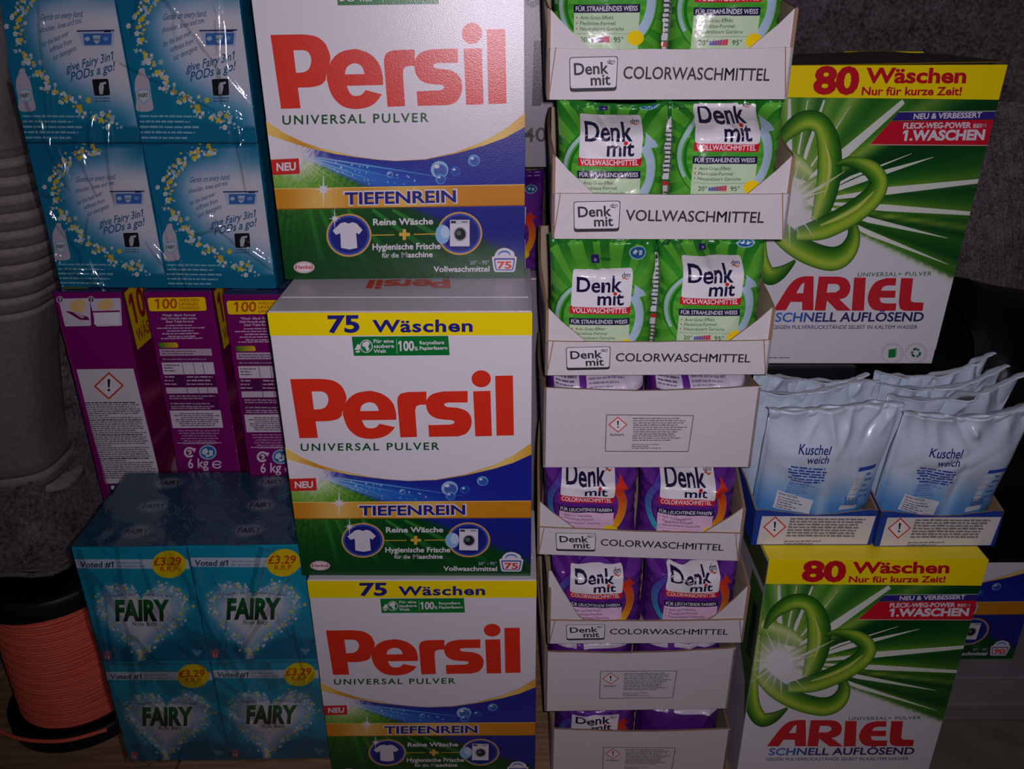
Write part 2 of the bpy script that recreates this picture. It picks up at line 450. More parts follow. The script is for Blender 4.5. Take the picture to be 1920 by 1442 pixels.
# ------------------------------------------------------------------ print designs (plan coordinates of each face)
F_A = (480, 0, .37448); F_B = (480, 500, .37448); F_F = (0, 900, .37576); F_U = (0, 0, .37448); F_P = (0, 480, .37448)
F_T = (980, 0, .37448); F_T4 = (980, 420, .32594); F_AL = (1350, 960, .33431); F_AU2 = (1380, 480, .38849)
Q_PA = [(461.0, -82.4), (984.8, -84.4), (983.4, 526.0), (536.1, 530.2)]
Q_PB = [(501.3, 589.5), (997.9, 589.5), (994.7, 1082.3), (567.4, 1080.8)]
Q_AL = [(1442.4, 1050.1), (1853.9, 1048.7), (1731.6, 1475.3), (1377.4, 1476.3)]
Q_AU = [(1462.6, 123.2), (1888.9, 121.7), (1747.1, 682.1), (1387.2, 681.7)]
WHITE = (226, 222, 228); RED = (222, 50, 30); NAVY = (34, 34, 128); GOLD = (214, 150, 40); YEL = (250, 226, 0); DGREEN = (14, 84, 40)

def ang(cx, cy, x, y): return math.degrees(math.atan2(cy - y, x - cx))   # anticlockwise, up positive
def tab(T, a):
    for (a0, c0), (a1, c1) in zip(T, T[1:]):
        if a0 <= a <= a1: return mixc(c0, c1, (a - a0) / (a1 - a0))
    return T[0][1] if a < T[0][0] else T[-1][1]

PERSIL_ARC = [(20, 598), (50, 622), (150, 688), (240, 732), (330, 762), (500, 802), (600, 816), (700, 823), (850, 815), (1000, 782), (1150, 722), (1250, 664), (1345, 585), (1400, 540)]
PERSIL_ARC2 = [(20, 670), (60, 694), (150, 724), (250, 756), (400, 790), (500, 806), (600, 818), (700, 825), (850, 818), (1000, 788), (1150, 745), (1250, 708), (1345, 655), (1400, 622)]
def persil_field(x, y):
    a = -ang(200, 790, x, y); r = math.hypot(x - 200, y - 790)
    k = 0.5 + 0.5 * math.sin(a * 1.9 + 1.0) * math.sin(a * 0.77) 
    g = mixc((100, 178, 32), (14, 84, 28), sm(120, 620, r)); g = mixc(g, (8, 56, 22), 0.6 * k * sm(60, 300, r)); g = mixc(g, (150, 196, 40), 0.45 * (1 - k) * sm(420, 60, r) if r < 420 else 0)
    if y > 1060: g = mixc(g, (10, 66, 28), 0.45)
    st = math.exp(-((a - 16) / 7.5) ** 2) * sm(1100, 200, r) if r < 1100 else 0
    b = mixc((32, 42, 150), (40, 120, 210), st); b = mixc(b, (24, 28, 118), 0.5 * sm(10, -15, a))
    b = mixc(b, (120, 190, 235), 0.55 * math.exp(-((a - 21) / 3.0) ** 2) * max(0, 1 - r / 620))
    if y > 1060: b = mixc(b, (26, 34, 126), 0.7)
    c = mixc(b, g, sm(23.0, 26.5, a))
    if x < 215: c = mixc(c, mixc(g, (236, 236, 238), sm(900, 790, y)), sm(215, 190, x))
    ray = 0.5 + 0.5 * math.cos(a * 1.3)
    return mixc(c, WHITE, min(1, math.exp(-(r / 95) ** 2) + 0.55 * math.exp(-(r / 210) ** 2) * ray))

def persil_logo(a, dx=0, dy=0, k=1.0):
    def m(P): return [(x * k + dx, y * k + dy) for x, y in P]
    def sl(P, n=5): return smooth_line(P, n)
    P_out = [(75, 196), (235, 193)] + sl([(235, 193), (300, 203), (347, 237), (371, 290), (375, 320)]) + [(372, 330)] + sl([(372, 332), (362, 372), (352, 405), (352, 418)]) + sl([(352, 420), (330, 443), (290, 455), (255, 458), (212, 459)]) + [(226, 562), (128, 565)]
    P_in = [(190, 273), (238, 272)] + sl([(238, 272), (262, 281), (276, 305), (278, 335), (266, 366), (245, 380), (225, 384)]) + [(203, 385)]
    a.poly([m(P_out), m(P_in)], RED)
    e_out = sl([(638, 446), (636, 400), (618, 340), (575, 293), (520, 270), (480, 268), (420, 285), (376, 330), (356, 395), (362, 440), (384, 500), (425, 545), (470, 563), (520, 565), (570, 553), (606, 528), (632, 492)], 4) + [(550, 471)] + sl([(550, 471), (530, 494), (500, 500), (475, 490), (456, 450)], 4) + [(638, 446)]
    e_in = [(447, 393)] + sl([(447, 393), (455, 360), (478, 342), (500, 338), (523, 346), (538, 366), (545, 391)], 4)
    a.poly([m(e_out), m(e_in)], RED)
    r_ = [(660, 555), (642, 330)] + sl([(642, 330), (646, 303), (662, 282), (695, 272)]) + [(795, 268), (797, 350), (765, 351)] + sl([(765, 351), (744, 360), (737, 385)]) + [(748, 551)]
    a.poly(m(r_), RED)
    s_ = [(1012, 263), (880, 267)] + sl([(880, 267), (825, 285), (797, 322), (796, 370), (815, 412), (850, 435), (895, 443)]) + sl([(920, 444), (940, 450), (942, 462), (925, 472)]) + [(806, 477), (811, 550), (960, 546)] + sl([(960, 546), (1005, 528), (1031, 480), (1030, 425), (1005, 387), (960, 368)]) + sl([(905, 364), (890, 353), (892, 342), (912, 336)]) + [(1012, 335)]
    a.poly(m(s_), RED)
    a.poly(m([(1040, 265), (1131, 261), (1140, 542), (1053, 545)]), RED)
    a.ell((1082 * k + dx, 188 * k + dy), 51 * k, 53 * k, RED)
    a.poly(m([(1155, 169), (1248, 166), (1255, 538), (1164, 541)]), RED)

def washer(a, x, y, w, h):
    a.rect(x, y, x + w, y + h, (222, 222, 228)); a.rect(x, y, x + w, y + h * .16, (205, 206, 214)); a.rect(x + w * .05, y + h * .04, x + w * .3, y + h * .13, (40, 44, 60))
    a.rect(x + w * .6, y + h * .06, x + w * .9, y + h * .1, (90, 95, 110))
    a.ell((x + w * .52, y + h * .54), w * .33, h * .27, (150, 152, 160)); a.ell((x + w * .52, y + h * .54), w * .27, h * .22, (30, 36, 44)); a.ell((x + w * .45, y + h * .5), w * .13, h * .09, (96, 110, 104))
def basket(a, x, y, w, h, num):
    a.ell((x + w * .5, y + h * .32), w * .36, h * .3, WHITE); a.ell((x + w * .32, y + h * .34), w * .2, h * .2, WHITE); a.ell((x + w * .7, y + h * .32), w * .2, h * .22, WHITE)
    a.ell((x + w * .5, y + h * .3), w * .24, h * .18, (70, 130, 200)); a.ell((x + w * .5, y + h * .36), w * .22, h * .16, WHITE)
    a.rrect([(x, y + h * .36), (x + w, y + h * .36), (x + w * .9, y + h), (x + w * .1, y + h)], h * .1, WHITE)
    a.rrect([(x + w * .08, y + h * .44), (x + w * .92, y + h * .44), (x + w * .84, y + h * .94), (x + w * .16, y + h * .94)], h * .08, (40, 56, 150))
    a.rrect([(x + w * .13, y + h * .5), (x + w * .87, y + h * .5), (x + w * .8, y + h * .9), (x + w * .2, y + h * .9)], h * .06, WHITE)
    a.text(num, (x + w * .22, y + h * .86), (x + w * .78, y + h * .86), h * .28, RED, .03)
def sparkle(a, x, y, r):
    for t, L in ((90, 1.0), (0, .55), (45, .4), (135, .4)):
        d = (math.cos(math.radians(t)) * r * L, -math.sin(math.radians(t)) * r * L)
        a.stroke([(x - d[0], y - d[1]), (x, y), (x + d[0], y + d[1])], [0.5, r * .12, 0.5], WHITE)
    a.ell((x, y), r * .22, r * .22, WHITE, 12)

def persil_art(number='75', band=True):
    a = Art(F_A, Q_PA)
    a.poly(PERSIL_ARC + [(1400, 1460), (60, 1460)], persil_field, sub=26)
    R = random.Random(4)
    for i in range(60):                                                         # light streaks and droplets in the blue stream
        t = R.uniform(10, 23); r0 = R.uniform(180, 820); x = 200 + r0 * math.cos(math.radians(t)); y = 790 + r0 * math.sin(math.radians(t))
        if y < 940 and y > 812: a.ell((x, y), R.uniform(2, 6), R.uniform(2, 6), mixc((110, 180, 230), WHITE, R.random()), 8)
    for t in (9, 13.5, 18.5, 22):
        c, s_ = math.cos(math.radians(t)), math.sin(math.radians(t)); L = 560 if t > 12 else 800
        a.stroke([(200 + 90 * c, 790 + 90 * s_), (200 + L * .5 * c, 790 + L * .5 * s_), (200 + min(L, 150 / max(s_, .05)) * c, 790 + min(L, 150 / max(s_, .05)) * s_)], [3, 8, 4], [(190, 220, 235), (90, 160, 220), (40, 90, 180)])
    for t in (33, 41, 49, 58, 68, 80):
        c, s_ = math.cos(math.radians(t)), math.sin(math.radians(t)); L = 150 / s_
        a.stroke([(200 + 70 * c, 790 + 70 * s_), (200 + L * c, 790 + L * s_)], [5, 3], [(225, 235, 190), (90, 160, 50)])
    for t in (30, 36, 47, 57, 66, 76):
        c, s_ = math.cos(math.radians(t)), math.sin(math.radians(t))
        a.stroke([(200 + 280 / s_ * c, 1068), (200 + 560 / s_ * c, 1350)], [16, 34], [(44, 132, 44), (12, 74, 30)])
    for (x, y, r, c) in ((920, 868, 44, (150, 190, 225)), (925, 915, 26, (90, 150, 215)), (1000, 876, 26, (40, 96, 185)), (1092, 822, 30, (100, 160, 215)), (672, 892, 16, (130, 180, 225))):
        a.ell((x, y), r, r, c, 18); a.ell((x + r * .1, y + r * .12), r * .75, r * .72, mixc(c, (30, 60, 160), .7), 18); a.ell((x - r * .3, y - r * .35), r * .3, r * .22, WHITE, 10)
    # gold swoosh between the white field and the picture
    i0 = 6
    a.poly(PERSIL_ARC[:i0 + 2] + PERSIL_ARC2[:i0 + 2][::-1], lambda x, y: mixc(GOLD, (240, 205, 110), .5 + .5 * math.sin(x * .02)), sub=60)
    a.poly(PERSIL_ARC[i0 + 1:] + PERSIL_ARC2[i0 + 1:][::-1], lambda x, y: mixc(GOLD, (240, 205, 110), .5 + .5 * math.sin(x * .012)), sub=60)
    a.part = 'lettering'
    persil_logo(a)
    a.text('UNIVERSAL PULVER', (135, 643), (866, 629), 44, (22, 84, 40), .02, space=1.25)
    a.part = 'gold_banner'
    gb = lambda x, y: mixc((208, 136, 24), (232, 190, 100), math.exp(-((x - 330) / 130) ** 2) + .9 * math.exp(-((x - 760) / 190) ** 2))
    a.poly([(90, 963), (1360, 941), (1360, 1046), (100, 1067)], gb, sub=70)
    a.stroke([(90, 964), (1360, 942)], 4, (240, 205, 120)); a.stroke([(95, 1066), (1360, 1045)], 5, (150, 92, 16))
    a.text('TIEFENREIN', (440, 1044), (1010, 1032), 64, WHITE, .055); a.text('TIEFENREIN', (447, 1041), (1003, 1029), 57, (36, 36, 132), .028)
    sparkle(a, 340, 966, 85)
    a.part = 'red_flag'
    a.poly([(60, 819), (217, 811), (222, 888), (70, 896)], (205, 44, 40)); a.text('NEU', (106, 874), (203, 870), 38, WHITE, .035)
    for nm, cx, cy in (('shirt_emblem', 467, 1195), ('washer_emblem', 1021, 1186)):
        a.part = nm
        a.ell((cx, cy), 113, 108, (214, 164, 84)); a.ell((cx, cy), 104, 99, (30, 36, 124)); a.ell((cx, cy), 104, 99, (50, 80, 180), inner=.9)
    a.part = 'shirt_emblem'
    a.poly([(425, 1135), (447, 1130), (465, 1137), (485, 1130), (505, 1136), (535, 1168), (518, 1190), (503, 1182), (509, 1258), (470, 1266), (428, 1258), (424, 1185), (402, 1193), (386, 1172)], (216, 214, 224))
    sparkle(a, 396, 1112, 55); a.part = 'washer_emblem'
    a.ell((935, 1190), 36, 48, (140, 190, 230)); a.ell((948, 1180), 22, 30, (190, 215, 238)); washer(a, 972, 1118, 98, 132)
    a.part = 'claim_text'
    a.rect(718, 1183, 772, 1199, (226, 178, 70)); a.rect(736, 1165, 752, 1219, (226, 178, 70))
    a.stroke([(583, 1195), (695, 1193)], 5, (220, 170, 60)); a.stroke([(790, 1191), (905, 1188)], 5, (220, 170, 60))
    a.text('Reine Wäsche', (588, 1145), (888, 1140), 31, WHITE, .025); a.text('Hygienische Frische', (585, 1268), (925, 1263), 30, WHITE, .025)
    a.text('für die', (632, 1307), (716, 1306), 24, WHITE, .012); a.text('Maschine', (730, 1306), (886, 1303), 26, WHITE, .025)
    a.text('20° - 95°', (1072, 1341), (1168, 1339), 18, (190, 200, 220), .0); a.text('Vollwaschmittel', (890, 1378), (1170, 1376), 27, WHITE, .022)
    a.part = 'load_basket'; basket(a, 1180, 1256, 128, 122, number)
    a.part = 'oval_seal'
    a.ell((243, 1355), 52, 29, (230, 218, 224)); a.ell((243, 1355), 48, 25, (214, 120, 124), inner=.9); a.text('Henkel', (202, 1364), (284, 1362), 20, (190, 40, 50), .02)
    a.set(F_B, Q_PB); a.part = 'wash_load_strip'
    a.poly([(40, 232), (1390, 232), (1390, 352), (60, 354)], YEL)
    a.text(number, (360, 337), (520, 335), 80, NAVY, .035, space=1.0); a.text('Wäschen', (583, 336), (1085, 333), 58, NAVY, .03, space=1.08)
    a.part = 'green_label'
    a.poly([(480, 359), (963, 355), (970, 452), (491, 455)], (10, 118, 48))
    a.ell((553, 407), 32, 33, WHITE); a.ell((553, 407), 28, 29, (20, 130, 60)); a.poly([(535, 390), (558, 380), (572, 392), (562, 408), (570, 424), (556, 432), (548, 412), (532, 405)], WHITE)
    a.poly([(494, 425), (510, 395), (524, 402), (520, 425)], WHITE); a.poly([(497, 432), (520, 428), (522, 436), (506, 440)], WHITE)
    for i, t in enumerate(('Für eine', 'saubere', 'Welt')): a.text(t, (590, 390 + 25 * i), ((690, 692, 652)[i], 389 + 25 * i), 17, WHITE, .02)
    a.stroke([(704, 372), (707, 444)], 3, (150, 200, 150)); a.text('100', (713, 429), (792, 428), 46, WHITE, .03); a.text('%', (793, 428), (812, 428), 18, WHITE, .02)
    a.text('Recycelbare', (820, 398), (942, 396), 17, WHITE, .02); a.text('Papierfasern', (820, 425), (958, 423), 17, WHITE, .02)
    return a

ARIEL_T = [(-180, (226, 226, 230)), (-130, (226, 226, 230)), (-21.5, (226, 226, 230)), (-20.2, (206, 216, 190)), (-19, (70, 140, 36)), (-17, (110, 160, 40)), (-14.5, (22, 84, 28)), (-10, (60, 124, 34)), (-8, (16, 74, 26)), (-6.5, (150, 186, 60)), (-5.2, (44, 110, 32)),
           (-2, (132, 176, 50)), (0, (70, 130, 36)), (3, (20, 84, 30)), (6, (136, 180, 52)), (8.5, (54, 124, 34)), (12, (24, 92, 32)), (17, (10, 66, 26)), (23, (12, 72, 28)), (26, (84, 146, 44)), (29, (150, 190, 70)), (32, (60, 130, 36)), (36, (92, 152, 46)), (42, (40, 108, 34)),
           (47, (56, 128, 42)), (53, (150, 190, 80)), (57, (64, 136, 42)), (64, (110, 166, 60)), (70, (36, 100, 40)), (78, (122, 172, 74)), (84, (52, 120, 40)), (93, (140, 186, 90)), (101, (54, 116, 40)), (112, (110, 162, 70)), (125, (60, 124, 44)), (145, (130, 180, 80)), (170, (190, 214, 140)), (180, (226, 226, 230))]
def ariel_field(x, y):
    a = ang(340, 845, x, y); r = math.hypot(x - 340, y - 845)
    c = tab(ARIEL_T, a)
    if a > -20: c = mixc(c, (8, 60, 26), 0.42 * sm(420, 1000, r)); c = mixc(c, (196, 214, 70), 0.5 * math.exp(-(r / 260) ** 2))
    return mixc(c, (236, 236, 236), min(1, 1.2 * math.exp(-(r / 135) ** 2)))
def ribbon(a, P, w, hl=0.4, dark=(18, 78, 24), mid=(84, 150, 30), hi=(172, 204, 62), tips=(1, 1)):
    """shaded band: colour runs across and along, whitened where the printed light burst shines"""
    Q = np.array(smooth_line(P, 7)); ws = np.array([x[0] for x in smooth_line([(x, 0) for x in w], 7)])
    d = np.gradient(Q, axis=0); d /= np.linalg.norm(d, axis=1, keepdims=True); nr = np.stack([-d[:, 1], d[:, 0]], 1)
    na = 10; V = []; T = []; C = []; n = len(Q)
    for i in range(n):
        t = i / (n - 1); end = max(tips[0] * sm(.34, 0, t), tips[1] * sm(.66, 1, t))
        for k in range(na + 1):
            q = 2 * k / na - 1; p = Q[i] + nr[i] * ws[i] / 2 * q
            c = mixc(mid, hi, math.exp(-((q - hl) / .42) ** 2)); c = mixc(c, dark, .75 * sm(.1, 1.0, -q * (1 if hl > 0 else -1)) + .8 * sm(.86, 1.0, abs(q))); c = mixc(c, dark, .7 * end)
            r = math.hypot(p[0] - 335, p[1] - 845); c = mixc(c, (238, 239, 234), min(1, 1.15 * math.exp(-(r / 125) ** 2)))
            V.append(tuple(p)); C.append(lin(c))
    for i in range(n - 1):
        for k in range(na):
            b = i * (na + 1) + k; T += [(b, b + 1, b + na + 2), (b, b + na + 2, b + na + 1)]
    a.items.append((a.part, a.uv(V), T, np.array(C)))

def ariel_art():
    a = Art(F_AL, Q_AL)
    a.grid(60, 240, 1540, 1480, 92, 78, ariel_field)
    for (x, y, w) in ((950, 420, 46), (1330, 560, 0), (520, 415, 22), (330, 410, 30), (430, 415, 10), (1120, 655, 30), (1420, 752, 34), (1390, 897, 30), (1210, 1000, 26), (1215, 1112, 24), (1000, 640, 14), (660, 440, 10)):
        if w: a.stroke([(430 if y > 600 else 380, 845 if y > 600 else 780), ((x + 340) / 2, (y + 845) / 2), (x, y)], [4, w * .95, w * .5 if y in (752, 897, 420, 415, 410) else 2], [(238, 240, 232), (232, 236, 226), (214, 224, 206)])
    a.part = 'ring_emblem'
    ribbon(a, [(222, 560), (206, 660), (190, 800), (176, 950), (182, 1080), (228, 1160), (300, 1150), (378, 1098)], [40, 60, 66, 76, 86, 84, 60, 14], -.45, tips=(.2, 1))
    ribbon(a, [(226, 640), (300, 664), (385, 698), (452, 735)], [90, 100, 96, 60], -.3, (84, 140, 44), (140, 184, 66), (206, 224, 140), (0, 0))
    ribbon(a, [(250, 655), (296, 575), (370, 518), (440, 498), (505, 520), (545, 590), (556, 680), (548, 770), (520, 860), (480, 930)], [20, 60, 84, 84, 96, 124, 134, 126, 104, 50], .35, tips=(.9, 0))
    ribbon(a, [(530, 590), (556, 680), (550, 760), (528, 830)], [10, 34, 30, 8], .1, (60, 124, 30), (176, 206, 76), (206, 224, 110), (0, 0))
    ribbon(a, [(628, 900), (684, 944), (692, 1008), (652, 1066), (578, 1090), (470, 1070), (372, 1028), (290, 972), (222, 900)], [14, 50, 78, 96, 104, 106, 108, 104, 84], -.4, tips=(1, 0))
    ribbon(a, [(585, 690), (650, 676), (720, 684), (790, 714), (826, 762), (798, 818), (720, 874), (620, 924), (510, 962), (380, 985)], [10, 40, 60, 86, 100, 102, 106, 104, 96, 54], -.4, tips=(.8, 0))
    ribbon(a, [(800, 800), (720, 860), (620, 908), (510, 946)], [6, 26, 26, 8], -.1, (60, 124, 30), (176, 206, 76), (206, 224, 110), (0, 0))
    a.stroke([(400, 830), (500, 786), (640, 715)], [12, 16, 2], [(240, 240, 232), (220, 230, 190), (180, 205, 120)])
    for k in range(18):
        t = k * math.tau / 18 + .12; L = 150 + 60 * ((k * 7) % 5) / 4
        a.stroke([(335 + 20 * math.cos(t), 845 + 20 * math.sin(t)), (335 + L * math.cos(t), 845 + L * math.sin(t))], [14, 1], [(240, 240, 236), (224, 232, 200)])
    a.ell((335, 845), 70, 70, (240, 240, 238), 24)
    a.part = 'claim_flag'
    a.poly([(924, 466), (1470, 462), (1460, 494), (888, 501)], (50, 40, 128)); a.poly([(886, 503), (1470, 496), (1440, 602), (776, 600)], (205, 24, 48))
    a.stroke([(776, 603), (1440, 605)], 4, (226, 160, 160)); a.stroke([(924, 464), (1470, 460)], 3, (180, 200, 170))
    a.text('NEU & VERBESSERT', (1005, 494), (1374, 487), 22, WHITE, .03, .18); a.text('FLECK-WEG-POWER', (950, 534), (1318, 531), 23, WHITE, .035, .18); a.text('BEIM', (1330, 531), (1400, 530), 17, WHITE, .015, .18)
    a.text('1.WASCHEN', (946, 584), (1392, 580), 40, WHITE, .045, .18)
    a.part = 'lettering'
    rd = (206, 36, 48)
    def sl(P, n=4): return smooth_line(P, n)
    A_o = [(262, 1313)] + sl([(262, 1313), (300, 1262), (345, 1206), (385, 1176), (430, 1165)]) + [(480, 1165), (482, 1312), (420, 1312), (419, 1276), (356, 1276), (330, 1312)]
    a.poly([A_o, [(386, 1238), (424, 1238), (430, 1192), (414, 1200)]], rd)
    R_o = [(508, 1166), (620, 1166)] + sl([(620, 1166), (660, 1176), (682, 1205), (676, 1238), (652, 1258), (624, 1264)]) + [(690, 1313), (612, 1313), (556, 1270), (548, 1313), (488, 1313)]
    a.poly([R_o, [(560, 1198), (603, 1198)] + sl([(603, 1198), (620, 1205), (622, 1222), (600, 1234)]) + [(553, 1235)]], rd)
    a.poly([(702, 1170), (766, 1170), (760, 1313), (692, 1313)], rd)
    E_o = [(934, 1172), (880, 1172)] + sl([(880, 1172), (820, 1190), (784, 1236), (782, 1276), (805, 1305), (835, 1313)]) + [(934, 1313), (938, 1281), (872, 1281)] + sl([(872, 1281), (852, 1275), (846, 1257)]) + [(930, 1257), (932, 1226), (852, 1226)] + sl([(852, 1226), (864, 1210), (888, 1204)]) + [(931, 1204)]
    a.poly(E_o, rd)
    L_o = [(960, 1172), (1026, 1172), (1016, 1262)] + sl([(1016, 1262), (1020, 1272), (1036, 1276)]) + [(1087, 1277), (1082, 1313), (985, 1313)] + sl([(985, 1313), (958, 1303), (950, 1275)])
    a.poly(L_o, rd)
    a.part = 'variety_text'
    a.text('UNIVERSAL+ PULVER', (720, 1166), (1125, 1160), 17, (60, 110, 84), .012, .18, 1.15)
    a.part = 'slogan_text'
    bl = lambda x, y: mixc((70, 120, 200), (48, 44, 104), sm(290, 640, x))
    a.text('SCHNELL AUFLÖSEND', (270, 1362), (1086, 1357), 38, bl, .025, .2)
    a.text('GEGEN PULVERRÜCKSTÄNDE SELBST IN KALTEM WASSER', (256, 1394), (1056, 1391), 16, (92, 80, 128), .015, .2)
    a.set(F_AU2, Q_AU)
    for cx in (755, 868):
        a.part = 'paper_badge' if cx == 755 else 'recycling_badge'
        a.ell((cx, 469), 54, 50, (190, 200, 198)); a.ell((cx, 469), 50, 46, WHITE)
        for k in range(16): a.ell((cx + 45 * math.cos(k * .3 + 3.3), 469 + 42 * math.sin(k * .3 + 3.3)), 2.5, 2.5, (120, 150, 140), 6)
    a.part = 'paper_badge'; a.poly([(736, 452), (768, 448), (766, 490), (734, 492)], (20, 130, 60)); a.poly([(768, 446), (775, 442), (773, 484), (766, 488)], (90, 170, 110))
    a.part = 'recycling_badge'
    for k in range(3):
        t = k * 2.094 - 1.57; P = [(868 + 20 * math.cos(t + q), 468 + 19 * math.sin(t + q)) for q in (-.75, -.2, .35)]
        a.stroke(P, [11, 11, 11], (20, 110, 66)); t2 = t + .5; a.poly([(868 + 30 * math.cos(t2), 468 + 28 * math.sin(t2)), (868 + 9 * math.cos(t2), 468 + 9 * math.sin(t2)), (868 + 20 * math.cos(t2 + .55), 468 + 19 * math.sin(t2 + .55))], (20, 110, 66))
    a.part = 'small_print'; a.greek(160, 494, 270, 1, 8, 5, (90, 90, 150), 3)
    a.set(F_AL, Q_AL)
    a.part = 'wash_load_strip'
    a.poly([(240, 230), (1560, 230), (1560, 413), (240, 402)], YEL)
    rd2 = (196, 22, 36)
    a.text('80', (454, 384), (702, 386), 106, rd2, .045, .1); a.text('Wäschen', (738, 341), (1284, 341), 60, rd2, .035, .1); a.text('Nur für kurze Zeit!', (720, 393), (1262, 393), 33, rd2, .03, .12)
    return a

# heart outline shared by the teal cartons
_h = [(16 * math.sin(t) ** 3, -(13 * math.cos(t) - 5 * math.cos(2 * t) - 2 * math.cos(3 * t) - math.cos(4 * t))) for t in [i * 2 * math.pi / 72 for i in range(72)]]
def heart_ratio(x, y, cx, cy, sx, sy):
    dx, dy = (x - cx) / sx * 16, (y - cy) / sy * 16
    r = math.hypot(dx, dy); a = math.atan2(dy, dx); best = 1e9; R0 = 14
    for hx, hy in _h:
        hy2 = hy + 1.5; d = abs(math.atan2(hy2, hx) - a); d = min(d, 2 * math.pi - d)
        if d < best: best = d; R0 = math.hypot(hx, hy2)
    return r / max(R0, 1)
TEAL = (12, 164, 192); TEAL2 = (6, 140, 176); PALE = (176, 206, 226)
def flower(a, x, y, r, c, R):
    if R.random() < .45: a.ell((x, y), r * .8, r * .8, c, 9)
    else:
        t0 = R.random() * 3
        for k in range(5): a.ell((x + r * .75 * math.cos(t0 + k * 1.257), y + r * .75 * math.sin(t0 + k * 1.257)), r * .5, r * .5, c, 6)
        a.ell((x, y), r * .35, r * .35, (240, 214, 60), 6)
Q_FF = [(135.5, 1024), (349, 1022.5), (394, 1236), (193, 1240)]
def fairy_front_art():
    a = Art(F_F, Q_FF, clip=(.006, .994, .003, .997))
    hx, hy, sx, sy = 712, 655, 190, 178
    def col(x, y):
        k = heart_ratio(x, y, hx, hy, sx, sy)
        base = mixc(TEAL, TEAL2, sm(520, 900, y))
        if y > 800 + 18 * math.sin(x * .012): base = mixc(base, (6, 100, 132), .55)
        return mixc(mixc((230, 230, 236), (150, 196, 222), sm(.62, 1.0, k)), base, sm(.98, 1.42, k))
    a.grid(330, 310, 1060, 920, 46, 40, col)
    R = random.Random(11)
    for i in range(300):
        hxx, hyy = _h[R.randrange(72)]; k = R.gauss(1.10, .075)
        x = hx + hxx / 16 * sx * k + R.gauss(0, 6); y = hy + (hyy + 1.5) / 16 * sy * k + R.gauss(0, 6)
        if y < 470: continue
        flower(a, x, y, R.uniform(3, 8.5), R.choice([(232, 236, 240), (200, 222, 236), (232, 220, 70), (236, 236, 238), (150, 200, 214)]), R)
    a.poly([(330, 388), (1060, 390), (1080, 438), (345, 431)], (206, 222, 234)); a.stroke([(345, 433), (1080, 440)], 3, (120, 180, 200))
    a.text('Voted #1', (406, 428), (572, 429), 27, (40, 46, 78), .02)
    a.text('World’s brand', (588, 412), (705, 412), 12, (70, 76, 110)); a.text('for sensitive skin*', (590, 428), (735, 429), 12, (70, 76, 110))
    for i, ch in enumerate('huggably soft for sensitive skin'):
        t = i / 31; x = 556 + 300 * t
        if ch != ' ': a.text(ch, (x, 578 - 10 * math.sin(t * math.pi)), (x + (4 if ch in 'ilft' else 8), 578 - 10 * math.sin(t * math.pi) - (t - .5) * -2), 13, (60, 76, 120), .01)
    fg = lambda x, y: mixc((16, 116, 56), (8, 52, 34), sm(610, 690, y))
    a.text('FAIRY', (590, 694), (858, 692), 99, (236, 238, 240), .075, -.02); a.text('FAIRY', (584, 691), (852, 689), 96, fg, .05, -.02)
    a.text('N', (669, 719), (684, 719), 21, (50, 60, 74), .015); a.text('ON', (688, 719), (722, 719), 15, (50, 60, 74), .015); a.text('B', (738, 719), (752, 719), 21, (50, 60, 74), .015); a.text('IO', (757, 719), (788, 719), 15, (50, 60, 74), .015)
    a.rrect([(518, 862), (562, 862), (556, 894), (526, 894)], 5, (196, 90, 110)); a.text('15', (528, 888), (552, 888), 16, WHITE, .02); a.ell((540, 858), 18, 10, (190, 120, 140), 10)
    a.poly([(958, 842), (974, 838), (986, 848), (1000, 840), (1012, 850), (986, 876)], (110, 160, 184))
    a.stroke([(338, 330), (335, 915)], 3, (4, 96, 122)); a.part = 'price_flash'
    a.ell((845, 414), 83, 68, (250, 220, 0), 36); a.text('£3.29', (770, 419), (905, 417), 38, (212, 70, 20), .02); a.text('R.R.P', (803, 449), (886, 448), 24, (212, 70, 20), .012)
    return a
Q_FU = [(74, 261), (290, 265), (335, 524), (138, 523)]
